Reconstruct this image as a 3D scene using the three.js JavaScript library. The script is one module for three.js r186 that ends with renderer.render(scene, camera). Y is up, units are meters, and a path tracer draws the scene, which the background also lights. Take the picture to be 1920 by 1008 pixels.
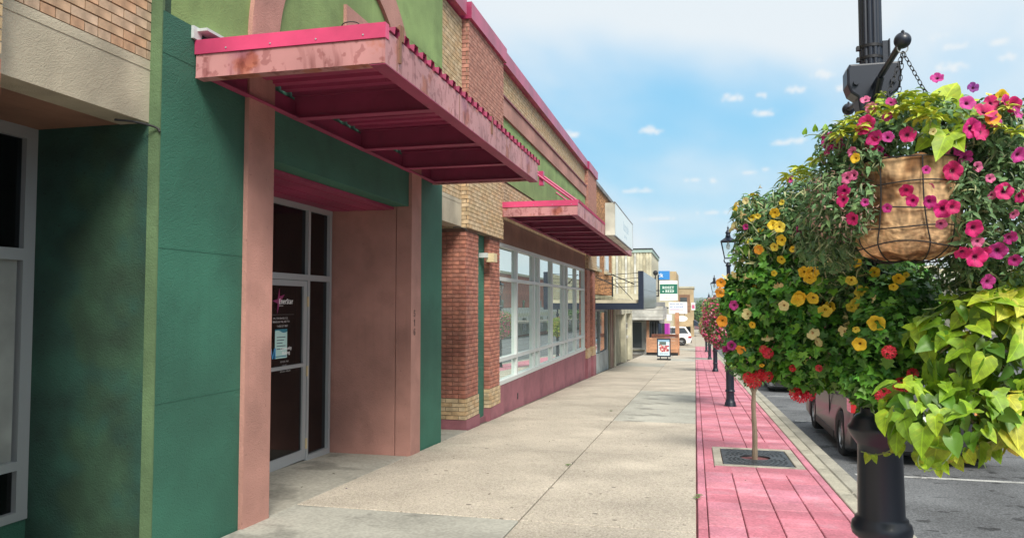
import * as THREE from 'three';
import { mergeGeometries, mergeVertices } from 'three/addons/utils/BufferGeometryUtils.js';

// ---------- camera ----------
const scene = new THREE.Scene();
const EYE = new THREE.Vector3(0, 1.52, 0), FOCAL = 1400;            // focal length in pixels of a 1920 x 1008 picture
const YAW = Math.atan(343 / FOCAL), PITCH = Math.atan(66 / FOCAL);
const camera = new THREE.PerspectiveCamera(2 * Math.atan(504 / FOCAL) * 180 / Math.PI, 1920 / 1008, 0.05, 6000);
camera.position.copy(EYE);
camera.rotation.set(PITCH, YAW, 0, 'YXZ');

// ---------- seeded random and noise ----------
let seed = 12345;
const rnd = () => { seed = (seed * 1664525 + 1013904223) >>> 0; return seed / 4294967296; };
const rr = (a, b) => a + (b - a) * rnd();
const hash = (x, y, s = 0) => { let h = (x * 374761393 + y * 668265263 + s * 1274126177) | 0; h = Math.imul(h ^ (h >>> 13), 1274126177); return ((h ^ (h >>> 16)) >>> 0) / 4294967296; };
const mod = (a, n) => ((a % n) + n) % n;
const sm = t => t * t * (3 - 2 * t);
const clamp = (v, a = 0, b = 1) => Math.min(b, Math.max(a, v));
const sstep = (a, b, v) => sm(clamp((v - a) / (b - a)));
const lerp = (a, b, t) => a + (b - a) * t;
function vnoise(x, y, per, s = 0) {
  const xi = Math.floor(x), yi = Math.floor(y), fx = sm(x - xi), fy = sm(y - yi);
  let a = xi, b = xi + 1, c = yi, d = yi + 1;
  if (per) { a = mod(a, per); b = mod(b, per); c = mod(c, per); d = mod(d, per); }
  const p = hash(a, c, s), q = hash(b, c, s), r = hash(a, d, s), t = hash(b, d, s), u = p + (q - p) * fx, v = r + (t - r) * fx;
  return u + (v - u) * fy;
}
function fbm(x, y, per, oct = 4, s = 0) { let v = 0, a = 0.5, t = 0; for (let o = 0; o < oct; o++) { v += a * vnoise(x, y, per, s + o * 17); t += a; x *= 2; y *= 2; if (per) per *= 2; a *= 0.5; } return v / t; }

// ---------- sky: blue air, a veil of high cloud and small fair-weather clouds ----------
const SUN = new THREE.Vector3(0.36, 0.78, 0.50).normalize();
{
  const W = 2048, H = 1024, data = new Float32Array(W * H * 4);
  const puffs = [];                                                  // [azimuth from the street, elevation, width, height] in radians, all round the sky
  for (const [x, y, w, h] of [[1380, 188, 26, 9], [1437, 216, 26, 7], [1435, 182, 12, 6], [1225, 247, 24, 9], [1552, 146, 30, 11], [1500, 173, 26, 7], [1545, 118, 8, 4], [1075, 253, 20, 8], [1300, 341, 22, 4], [1340, 341, 10, 4],
    [1190, 358, 44, 4], [1410, 328, 18, 5], [1440, 322, 10, 4], [1470, 272, 20, 5], [1500, 268, 24, 7], [1590, 172, 20, 9], [1790, 138, 36, 12], [1800, 98, 30, 8], [1770, 78, 26, 8], [1890, 92, 26, 10], [1905, 120, 20, 8], [1580, 240, 20, 6], [1235, 412, 40, 4], [1340, 400, 40, 4]]) {
    const dx = (x - 960) / FOCAL, dy = (504 - y) / FOCAL, az = Math.atan(dx) - YAW;
    puffs.push([az, Math.atan(dy * Math.cos(Math.atan(dx))) + PITCH, w / FOCAL, h / FOCAL]);
  }
  for (let k = 0; k < 120; k++) { const e = 0.03 + 0.5 * rnd() ** 1.4, az = rr(0.55, 5.9); puffs.push([az, e, rr(0.01, 0.035) * (1 + e), rr(0.003, 0.009) * (1 + e)]); }
  for (let j = 0; j < H; j++) {
    const th = ((j + 0.5) / H - 0.5) * Math.PI, y = Math.sin(th), c = Math.cos(th), e = Math.max(0, y), t = Math.pow(1 - e, 3.2);
    const near = puffs.filter(p => Math.abs(th - p[1]) < p[3] * 2.6), air = [lerp(0.125, 0.34, t), lerp(0.37, 0.55, t), lerp(0.62, 0.64, t)];
    const band = sstep(0.14, 0.48, y) * 0.30 + sstep(0.16, 0.0, y) * 0.18;
    for (let i = 0; i < W; i++) {
      const ph = ((i + 0.5) / W - 0.5) * 2 * Math.PI, k = (j * W + i) * 4, x = Math.cos(ph) * c, z = Math.sin(ph) * c;
      let r = air[0], g = air[1], b = air[2];
      if (y > -0.1) {
        const az = Math.atan2(x, -z), px = x / (e + 0.22), pz = z / (e + 0.22);
        const n = fbm(px * 0.9 + 7.3, pz * 0.75 + 2.1, 0, 5, 3), m = fbm(px * 2.2 + pz * 0.6 + 1, pz * 1.5 + 5, 0, 6, 9);
        let veil = sstep(0.40, 0.76, n * 0.6 + m * 0.4 + band) * 0.92;
        for (let q = 0; q < near.length; q++) {
          const p = near[q]; let da = az - p[0]; if (da > Math.PI) da -= 2 * Math.PI; if (da < -Math.PI) da += 2 * Math.PI;
          if (Math.abs(da) > p[2] * 2) continue;
          const s = (da + (th - p[1]) * 0.6) / p[2], w = (th - p[1]) / p[3], d = s * s + w * w * (w < 0 ? 2.2 : 1), f = fbm(da * 260 + p[0] * 50, th * 340, 0, 4, 21);
          veil = Math.max(veil, sstep(1.15, 0.15, d + (f - 0.45) * 1.7) * 0.95);
        }
        const cosS = Math.max(0, x * SUN.x + y * SUN.y + z * SUN.z), glow = 0.42 * Math.pow(cosS, 4) + 1.1 * Math.pow(cosS, 30);   // bright thin cloud round the sun, behind the camera
        const cl = 0.575;
        r = lerp(r, cl, veil) + glow; g = lerp(g, cl * 1.055, veil) + glow * 0.97; b = lerp(b, cl * 1.09, veil) + glow * 0.90;
      }
      if (y < 0) { const f = sstep(0, -0.1, y); r = lerp(r, 0.2, f); g = lerp(g, 0.2, f); b = lerp(b, 0.18, f); }
      data[k] = r; data[k + 1] = g; data[k + 2] = b; data[k + 3] = 1;
    }
  }
  const sky = new THREE.DataTexture(data, W, H, THREE.RGBAFormat, THREE.FloatType);
  sky.mapping = THREE.EquirectangularReflectionMapping; sky.magFilter = THREE.LinearFilter; sky.needsUpdate = true;
  scene.background = sky; scene.environment = sky;
}
// ---------- sun: veiled by thin cloud, behind the camera and over the roofs ----------
const sun = new THREE.DirectionalLight(new THREE.Color(1.0, 0.94, 0.84), 2.8);
sun.position.copy(SUN).multiplyScalar(80); sun.target.position.set(0, 0, -15);
sun.castShadow = true; sun.shadow.radius = 40; sun.shadow.mapSize.set(4096, 4096);
Object.assign(sun.shadow.camera, { left: -60, right: 60, top: 60, bottom: -60, near: 1, far: 260 });
scene.add(sun, sun.target);
const renderer = new THREE.WebGLRenderer({ antialias: true });
renderer.toneMapping = THREE.LinearToneMapping; renderer.toneMappingExposure = 1.5;
renderer.shadowMap.enabled = true;
scene.fog = new THREE.FogExp2(new THREE.Color(0.75, 0.86, 0.95), 0.00045);

// ---------- helpers: places ----------
const RIGHT = new THREE.Vector3(Math.cos(YAW), 0, -Math.sin(YAW));
const AHEAD = new THREE.Vector3(-Math.sin(YAW) * Math.cos(PITCH), Math.sin(PITCH), -Math.cos(YAW) * Math.cos(PITCH));
const UPV = new THREE.Vector3().crossVectors(RIGHT, AHEAD);
const at = (px, py, depth) => EYE.clone().addScaledVector(AHEAD, depth).addScaledVector(RIGHT, (px - 960) / FOCAL * depth).addScaledVector(UPV, (504 - py) / FOCAL * depth);
// the street falls away from the camera; past 55 m it is flatter
const gy = z => { const d = Math.max(-40, -z); return -0.03 - (d < 55 ? 0.036 * d : d < 140 ? 1.98 + 0.02 * (d - 55) : 3.68); };

// ---------- helpers: objects ----------
const used = {};
function numbered(n) { used[n] = (used[n] ?? -1) + 1; return used[n] ? n + '_' + String(used[n]).padStart(3, '0') : n; }
function thing(name, label, category, pos = [0, 0, 0], group) {
  const o = new THREE.Group(); o.name = numbered(name); o.position.set(...pos); o.userData = { label, category };
  if (group) o.userData.group = group;
  scene.add(o); return o;
}
function structure(name, parent = scene) { const o = new THREE.Group(); o.name = numbered(name); o.userData = { kind: 'structure' }; parent.add(o); return o; }
function mesh(name, geos, material, parent, kind) {
  const g = Array.isArray(geos) ? (geos.length > 1 ? mergeGeometries(geos.map(clean)) : geos[0]) : geos;
  const m = new THREE.Mesh(g, material); m.name = name; m.castShadow = m.receiveShadow = true;
  if (kind) m.userData.kind = kind;
  parent.add(m); return m;
}
// a part given in world places under a thing that stands at its base
function part(name, geos, material, parent, kind) {
  const m = mesh(name, geos, material, parent, kind);
  let p = parent, o = new THREE.Vector3(); while (p && p !== scene) { o.add(p.position); p = p.parent; }
  m.position.sub(o); return m;
}
function holder(name, parent) { const g = new THREE.Group(); g.name = name; parent.add(g); return g; }
function clean(g) { const q = g.index ? g.toNonIndexed() : g; for (const k of Object.keys(q.attributes)) if (!['position', 'normal', 'uv'].includes(k)) q.deleteAttribute(k); return q; }

// ---------- helpers: shapes (world places, uv in metres) ----------
function box(x0, x1, y0, y1, z0, z1) {
  if (x0 > x1) [x0, x1] = [x1, x0]; if (y0 > y1) [y0, y1] = [y1, y0]; if (z0 > z1) [z0, z1] = [z1, z0];
  const p = [], n = [], u = [];
  const q = (a, b, c, d, nn, uv) => { for (const v of [a, b, c, a, c, d]) { p.push(...v); n.push(...nn); u.push(...uv(v)); } };
  const zy = v => [-v[2] + v[0] * 0.37, v[1]], xy = v => [v[0] + v[2] * 0.37, v[1]], xz = v => [v[0], -v[2]];
  q([x1, y0, z1], [x1, y0, z0], [x1, y1, z0], [x1, y1, z1], [1, 0, 0], zy);
  q([x0, y0, z0], [x0, y0, z1], [x0, y1, z1], [x0, y1, z0], [-1, 0, 0], zy);
  q([x0, y0, z1], [x1, y0, z1], [x1, y1, z1], [x0, y1, z1], [0, 0, 1], xy);
  q([x1, y0, z0], [x0, y0, z0], [x0, y1, z0], [x1, y1, z0], [0, 0, -1], xy);
  q([x0, y1, z1], [x1, y1, z1], [x1, y1, z0], [x0, y1, z0], [0, 1, 0], xz);
  q([x0, y0, z0], [x1, y0, z0], [x1, y0, z1], [x0, y0, z1], [0, -1, 0], xz);
  const g = new THREE.BufferGeometry();
  g.setAttribute('position', new THREE.Float32BufferAttribute(p, 3)); g.setAttribute('normal', new THREE.Float32BufferAttribute(n, 3)); g.setAttribute('uv', new THREE.Float32BufferAttribute(u, 2));
  return g;
}
// a box whose four top edges are chamfered by c (kerbs, slabs, pavers)
function slab(x0, x1, y0, y1, z0, z1, c) {
  const p = [], u = [];
  const tri = (...v) => { for (const a of v) { p.push(...a); u.push(a[0], -a[2]); } };
  const quad = (a, b, d, e) => tri(a, b, d, a, d, e);
  const T = [[x0 + c, y1, z1 - c], [x1 - c, y1, z1 - c], [x1 - c, y1, z0 + c], [x0 + c, y1, z0 + c]], M = [[x0, y1 - c, z1], [x1, y1 - c, z1], [x1, y1 - c, z0], [x0, y1 - c, z0]], B = [[x0, y0, z1], [x1, y0, z1], [x1, y0, z0], [x0, y0, z0]];
  quad(...T);
  for (let i = 0; i < 4; i++) { const j = (i + 1) % 4; quad(M[i], M[j], T[j], T[i]); quad(B[i], B[j], M[j], M[i]); }
  const g = new THREE.BufferGeometry();
  g.setAttribute('position', new THREE.Float32BufferAttribute(p, 3)); g.setAttribute('uv', new THREE.Float32BufferAttribute(u, 2)); g.computeVertexNormals(); return g;
}
function slope(g) { const p = g.attributes.position; for (let i = 0; i < p.count; i++) p.setY(i, p.getY(i) + gy(p.getZ(i))); return g; }
function sheet(x0, x1, y, zs) {                                     // a ground sheet that follows the street's fall
  const p = [], u = [], n = [];
  for (let k = 0; k + 1 < zs.length; k++) { const a = zs[k], b = zs[k + 1]; for (const [x, z] of [[x0, a], [x1, a], [x1, b], [x0, a], [x1, b], [x0, b]]) { p.push(x, gy(z) + y, z); u.push(x, -z); n.push(0, 1, 0); } }
  const g = new THREE.BufferGeometry();
  g.setAttribute('position', new THREE.Float32BufferAttribute(p, 3)); g.setAttribute('normal', new THREE.Float32BufferAttribute(n, 3)); g.setAttribute('uv', new THREE.Float32BufferAttribute(u, 2)); return g;
}
function bar(a, b, r, seg = 8, r2 = r) {                            // a round bar between two points
  const A = new THREE.Vector3(...(a.isVector3 ? a.toArray() : a)), B = new THREE.Vector3(...(b.isVector3 ? b.toArray() : b)), d = B.clone().sub(A);
  const g = new THREE.CylinderGeometry(r2, r, d.length(), seg, 1); g.translate(0, d.length() / 2, 0);
  g.applyQuaternion(new THREE.Quaternion().setFromUnitVectors(new THREE.Vector3(0, 1, 0), d.clone().normalize())); g.translate(A.x, A.y, A.z); return g;
}
function tube(pts, r, seg = 24, rad = 6) { return new THREE.TubeGeometry(new THREE.CatmullRomCurve3(pts.map(p => p.isVector3 ? p : new THREE.Vector3(...p))), seg, r, rad); }
function lathe(prof, seg = 24) { return new THREE.LatheGeometry(prof.map(([r, y]) => new THREE.Vector2(r, y)), seg); }
const move = (g, x, y, z) => { g.translate(x, y, z); return g; };

// ---------- helpers: materials ----------
function tex(n, fn, srgb) {
  const d = new Uint8Array(n * n * 4);
  for (let j = 0; j < n; j++) for (let i = 0; i < n; i++) { const c = fn(i / n, j / n, i, j), k = (j * n + i) * 4; for (let q = 0; q < 3; q++) d[k + q] = clamp(Array.isArray(c) ? c[q] : c) * 255; d[k + 3] = 255; }
  const t = new THREE.DataTexture(d, n, n); t.wrapS = t.wrapT = THREE.RepeatWrapping; t.magFilter = THREE.LinearFilter; t.minFilter = THREE.LinearMipmapLinearFilter; t.generateMipmaps = true;
  if (srgb) t.colorSpace = THREE.SRGBColorSpace; t.needsUpdate = true; return t;
}
const every = (t, m) => { const c = t.clone(); c.repeat.set(1 / m, 1 / m); c.needsUpdate = true; return c; };
const T = {
  mottle: tex(512, (u, v) => { const a = fbm(u * 4, v * 4, 4, 6, 1), b = fbm(u * 16, v * 3, 0, 3, 5); return 0.80 + (a - 0.5) * 0.42 + (b - 0.5) * 0.0; }, true),
  stucco: tex(1024, (u, v) => fbm(u * 110, v * 110, 110, 3, 11) * 0.5 + fbm(u * 26, v * 34, 0, 3, 12) * 0.2 + fbm(u * 6, v * 6, 6, 4, 2) * 0.3),
  weather: tex(512, (u, v) => {                                     // faded paint: blotches of dirt, runs and small dark specks
    const a = fbm(u * 3, v * 3, 3, 6, 31), run = fbm(u * 40, v * 2, 2, 3, 37), sp = vnoise(u * 160, v * 160, 160, 41) > 0.965 ? 0.18 : 0;
    const sd = sstep(0.60, 0.78, fbm(u * 7, v * 7, 7, 5, 43)) * 0.045, k = 0.88 + (a - 0.5) * 0.46 - Math.max(0, run - 0.62) * 0.2 - sp - sd; return [k, k * 0.99, k * 0.97];
  }, true),
  aggregate: tex(2048, (u, v) => {                                  // exposed aggregate: pebbles of several tones in pale cement, gum spots
    const w = fbm(u * 6, v * 6, 6, 4, 51), h = vnoise(u * 620, v * 620, 620, 53), h2 = vnoise(u * 300, v * 300, 300, 59), st = hash(Math.floor(u * 420), Math.floor(v * 420), 4);
    let k = 0.88 + (w - 0.5) * 0.26 + (h - 0.5) * 0.22 + (h2 - 0.5) * 0.13; if (st > 0.991) k -= 0.24;
    const gi = Math.floor(u * 22), gj = Math.floor(v * 22); if (hash(gi, gj, 8) > 0.93) { const dx = u * 22 - gi - 0.3 - 0.4 * hash(gi, gj, 9), dy = v * 22 - gj - 0.3 - 0.4 * hash(gi, gj, 10), R = 0.05 + 0.1 * hash(gi, gj, 11); if (dx * dx + dy * dy * 1.6 < R * R * (0.7 + 0.6 * h2)) k *= 0.62; }
    return [k, k * (0.985 + 0.02 * h2), k * (0.955 + 0.05 * h)];
  }, true),
  oldGreen: tex(512, (u, v) => { const a = sstep(0.46, 0.66, fbm(u * 4, v * 4, 4, 6, 111)), b = fbm(u * 8, v * 8, 8, 5, 113), sp = vnoise(u * 90, v * 90, 90, 115) > 0.94 ? 0.75 : 1, k = (0.8 + (b - 0.5) * 0.5) * sp; return [k * lerp(0.30, 0.36, a), k * lerp(0.52, 0.52, a), k * lerp(0.45, 0.40, a)]; }, true),
  concrete: tex(512, (u, v) => { const w = fbm(u * 3, v * 3, 3, 6, 61), h = vnoise(u * 128, v * 128, 128, 63), st = sstep(0.62, 0.75, fbm(u * 6, v * 6, 6, 4, 67)); const k = 0.84 + (w - 0.5) * 0.32 + (h - 0.5) * 0.12 - st * 0.14; return [k, k * 0.995, k * 0.975]; }, true),
  asphalt: tex(1024, (u, v) => { const w = fbm(u * 4, v * 4, 4, 5, 71), h = vnoise(u * 300, v * 300, 300, 73), o = sstep(0.70, 0.74, fbm(u * 14, v * 22, 0, 4, 79)); const k = 0.78 + (w - 0.5) * 0.34 + (h - 0.5) * 0.4 - o * 0.3; return k; }, true),
  paver: tex(512, (u, v) => { const w = fbm(u * 4, v * 4, 4, 6, 81), h = vnoise(u * 150, v * 150, 150, 83), st = sstep(0.6, 0.8, fbm(u * 9, v * 9, 9, 4, 87)); const k = 0.84 + (w - 0.5) * 0.34 + (h - 0.5) * 0.16; return [k, k * (1 + 0.1 * st), k * (1 + 0.08 * st)]; }, true),
  rust: tex(1024, (u, v) => {                                       // faded pink paint, rust specks and runs, purple patches of an older coat
    const a = fbm(u * 5, v * 5, 5, 6, 91), run = fbm(u * 60 + fbm(u * 9, v * 9, 9, 3, 95) * 3, v * 5, 0, 4, 93), pp = 0.85 * sstep(0.54, 0.80, fbm(u * 6, v * 7, 0, 6, 97)), sp = sstep(0.60, 0.72, fbm(u * 60, v * 60, 60, 3, 99)), ru = sstep(0.56, 0.7, fbm(u * 13, v * 13, 13, 5, 103));
    const k = 0.92 + (a - 0.5) * 0.34, rn = sstep(0.56, 0.85, run) * sstep(0.4, 0.6, fbm(u * 8, v * 8, 8, 3, 101)) * 0.8;
    return [k * (1 - 0.26 * rn) * (1 - 0.22 * pp) * (1 - 0.14 * sp) * (1 - 0.06 * ru), k * (1 - 0.36 * rn) * (1 - 0.36 * pp) * (1 - 0.2 * sp) * (1 - 0.2 * ru), k * (1 - 0.36 * rn) * (1 - 0.20 * pp) * (1 - 0.2 * sp) * (1 - 0.34 * ru)];
  }, true),
};
function mat(c, o = {}) {
  const { map, rep = 2, bump, bumpRep = 1, bumpScale = 0.003, ...rest } = o;
  const m = new (rest.transmission !== undefined || rest.clearcoat ? THREE.MeshPhysicalMaterial : THREE.MeshStandardMaterial)({ roughness: 0.85, side: THREE.DoubleSide, ...rest });
  m.color.setRGB(...c);
  if (map) m.map = every(T[map], rep);
  if (bump) { m.bumpMap = every(T[bump], bumpRep); m.bumpScale = bumpScale; }
  return m;
}
function lettering(w, h, draw, opts = {}) {
  const c = document.createElement('canvas'); c.width = w; c.height = h; const x = c.getContext('2d'); draw(x, w, h);
  const t = new THREE.CanvasTexture(c); t.colorSpace = THREE.SRGBColorSpace;
  return new THREE.MeshStandardMaterial({ map: t, roughness: 0.6, side: THREE.DoubleSide, ...opts });
}
// a flat panel from a lower-left corner along a (width) and b (height), uv 0..1
function panel(o, a, b) {
  const g = new THREE.BufferGeometry(), P = [o, [o[0] + a[0], o[1] + a[1], o[2] + a[2]], [o[0] + a[0] + b[0], o[1] + a[1] + b[1], o[2] + a[2] + b[2]], [o[0] + b[0], o[1] + b[1], o[2] + b[2]]];
  g.setAttribute('position', new THREE.Float32BufferAttribute([...P[0], ...P[1], ...P[2], ...P[0], ...P[2], ...P[3]], 3));
  g.setAttribute('uv', new THREE.Float32BufferAttribute([0, 0, 1, 0, 1, 1, 0, 0, 1, 1, 0, 1], 2)); g.computeVertexNormals(); return g;
}
// ---------- materials ----------
const M = {
  darkGreen: mat([0.040, 0.180, 0.125], { map: 'weather', rep: 2.6, bump: 'stucco', bumpRep: 0.7, bumpScale: 0.009, roughness: 0.8 }),
  lightGreen: mat([0.27, 0.40, 0.15], { map: 'weather', rep: 1.9, bump: 'stucco', bumpRep: 0.9, bumpScale: 0.005 }),
  cornerGreen: mat([0.125, 0.215, 0.105], { map: 'weather', rep: 1.2, bump: 'stucco', bumpRep: 0.9, bumpScale: 0.006 }),
  sideGreen: mat([0.34, 0.42, 0.40], { map: 'oldGreen', rep: 1.7, bump: 'stucco', bumpRep: 0.9, bumpScale: 0.006 }),
  pinkStucco: mat([0.60, 0.315, 0.27], { map: 'weather', rep: 2.2, bump: 'stucco', bumpRep: 0.6, bumpScale: 0.009 }),
  mauve: mat([0.34, 0.13, 0.165], { map: 'weather', rep: 1.7, bump: 'stucco', bumpRep: 0.8 }),
  brown: mat([0.30, 0.16, 0.11], { map: 'weather', rep: 2.4, bump: 'stucco', bumpRep: 0.8 }),
  beam: mat([0.64, 0.57, 0.43], { map: 'mottle', rep: 1.7, bump: 'stucco', bumpRep: 0.6, bumpScale: 0.006 }),
  mortar: mat([0.30, 0.17, 0.125], { map: 'mottle', rep: 0.7 }),
  mortarPale: mat([0.33, 0.26, 0.18], { map: 'mottle', rep: 0.7 }),
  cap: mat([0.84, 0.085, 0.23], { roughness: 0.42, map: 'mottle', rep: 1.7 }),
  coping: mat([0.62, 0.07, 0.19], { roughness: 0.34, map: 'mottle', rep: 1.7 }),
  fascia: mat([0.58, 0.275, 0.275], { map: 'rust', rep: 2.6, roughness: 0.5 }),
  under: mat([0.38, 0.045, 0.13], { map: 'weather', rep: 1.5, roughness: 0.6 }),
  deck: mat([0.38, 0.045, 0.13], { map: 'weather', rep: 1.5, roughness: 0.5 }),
  alu: mat([0.40, 0.43, 0.45], { roughness: 0.42, metalness: 0.25 }),
  aluWhite: mat([0.52, 0.55, 0.54], { roughness: 0.45 }),
  inside: mat([0.42, 0.42, 0.40]), insideFloor: mat([0.22, 0.20, 0.18]),
  glass: mat([0.13, 0.15, 0.16], { transmission: 1, thickness: 0, roughness: 0.02, ior: 1.38 }),
  glassGreen: mat([0.74, 0.88, 0.83], { transmission: 0.2, thickness: 0, roughness: 0.008, ior: 2.2, metalness: 0.8 }),
  blind: mat([0.4, 0.42, 0.4]), paperPanel: mat([0.46, 0.49, 0.47], { map: 'mottle', rep: 1.3 }),
  black: mat([0.012, 0.012, 0.013], { roughness: 0.6 }), darkMetal: mat([0.03, 0.03, 0.033], { roughness: 0.5, metalness: 0.5 }),
  yellowBox: mat([0.60, 0.50, 0.30], { roughness: 0.5 }), roofing: mat([0.2, 0.2, 0.19]),
  slabA: mat([0.575, 0.515, 0.43], { map: 'aggregate', rep: 4.1, bump: 'aggregate', bumpRep: 4.1, bumpScale: 0.003 }),
  slabB: mat([0.54, 0.485, 0.405], { map: 'aggregate', rep: 4.7, bump: 'aggregate', bumpRep: 4.7, bumpScale: 0.003 }),
  slabPale: mat([0.56, 0.555, 0.50], { map: 'concrete', rep: 2.3, bump: 'stucco', bumpRep: 1.2, bumpScale: 0.0015 }),
  slabGrey: mat([0.47, 0.455, 0.40], { map: 'concrete', rep: 2.9, bump: 'stucco', bumpRep: 1.2, bumpScale: 0.0015 }),
  joint: mat([0.17, 0.145, 0.11], { map: 'mottle', rep: 0.9 }),
  kerb: mat([0.60, 0.57, 0.47], { map: 'concrete', rep: 1.4, bump: 'stucco', bumpRep: 0.7 }),
  kerbB: mat([0.50, 0.48, 0.41], { map: 'concrete', rep: 1.1, bump: 'stucco', bumpRep: 0.7 }),
  asphalt: mat([0.19, 0.20, 0.21], { map: 'asphalt', rep: 3.1, bump: 'asphalt', bumpRep: 0.8, bumpScale: 0.003 }),
  paint: mat([0.74, 0.75, 0.72], { map: 'asphalt', rep: 1.3 }),
  earth: mat([0.12, 0.15, 0.06], { map: 'mottle', rep: 11 }),
};
const shades = (c, o, list) => list.map(k => mat([c[0] * k[0], c[1] * k[1], c[2] * k[2]], { map: 'mottle', rep: 0.31, bump: 'stucco', bumpRep: 0.25, bumpScale: 0.0025, ...o }));
const BR = {
  yellow: shades([0.74, 0.555, 0.34], {}, [[1, 1, 1], [0.94, 0.92, 0.86], [1.03, 1.05, 1.08], [0.98, 0.90, 0.82]]),
  buff: shades([0.78, 0.545, 0.37], {}, [[1, 1, 1], [0.95, 0.91, 0.86], [1.02, 1.05, 1.08], [1.0, 0.88, 0.80]]),
  red: shades([0.58, 0.225, 0.155], {}, [[1, 1, 1], [0.86, 0.84, 0.86], [1.07, 1.12, 1.1], [0.95, 1.05, 1.1]]),
  pink: shades([0.63, 0.30, 0.225], {}, [[1, 1, 1], [0.93, 0.9, 0.9], [1.04, 1.06, 1.06]]),
  orange: shades([0.58, 0.27, 0.11], {}, [[1, 1, 1], [0.86, 0.82, 0.8], [1.1, 1.15, 1.15]]),
};
const paverMats = [[1, 1, 1], [0.90, 0.84, 0.86], [1.05, 1.14, 1.12], [0.97, 1.05, 1.08]].map(k => mat([0.74 * k[0], 0.255 * k[1], 0.325 * k[2]], { map: 'paver', rep: 1.9, bump: 'stucco', bumpRep: 0.9, bumpScale: 0.003, roughness: 0.8 }));

// brick skins: bricks 8 to 12 mm proud of a mortar bed, in running bond
const BL = 0.2095, BH = 0.0655, BJ = 0.0095;
const brickGeo = {};
function brickShape(len, axis) {                                    // a single brick about its centre, outer face at +outward 0
  const k = axis + len.toFixed(3); if (brickGeo[k]) return brickGeo[k];
  const h = (BH - BJ) / 2, l = len / 2;
  return brickGeo[k] = axis === 'x' ? box(-0.03, 0, -h, h, -l, l) : box(-l, l, -h, h, -0.03, 0);
}
function brickSkin(parent, axis, plane, u0, u1, y0, y1, mats, { single = false, headers = false, sign = 1, shift = 0 } = {}) {
  const merged = mats.map(() => []);
  const rows = Math.floor((y1 - y0 + 0.02) / BH);
  for (let r = 0; r < rows; r++) {
    const y = y0 + (r + 0.5) * BH, half = headers && r === 0, L = half ? BL / 2 : BL;
    let u = u0 + (r % 2 && !half ? -BL / 2 : 0) - shift;
    while (u < u1 - 0.012) {
      const a = Math.max(u, u0), b = Math.min(u + L, u1); u += L;
      if (b - a < 0.03) continue;
      const len = b - a - BJ, c = (a + b) / 2, k = Math.floor(rnd() * mats.length), out = plane + rr(-0.002, 0.0015) * sign;
      if (single) {
        const m = new THREE.Mesh(brickShape(Math.round(len * 200) / 200, axis), mats[k]); m.name = 'brick'; m.castShadow = m.receiveShadow = true;
        m.position.set(axis === 'x' ? out : c, y, axis === 'x' ? -c : out);
        let p = parent; while (p && p !== scene) { m.position.sub(p.position); p = p.parent; }
        parent.add(m);
      } else merged[k].push(axis === 'x' ? box(out - 0.03, out, y - (BH - BJ) / 2, y + (BH - BJ) / 2, -c - len / 2, -c + len / 2) : box(c - len / 2, c + len / 2, y - (BH - BJ) / 2, y + (BH - BJ) / 2, out - 0.03 * sign, out));
    }
  }
  if (!single) merged.forEach((g, i) => { if (g.length) part('bricks', g, mats[i], parent, 'stuff'); });
}

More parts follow.
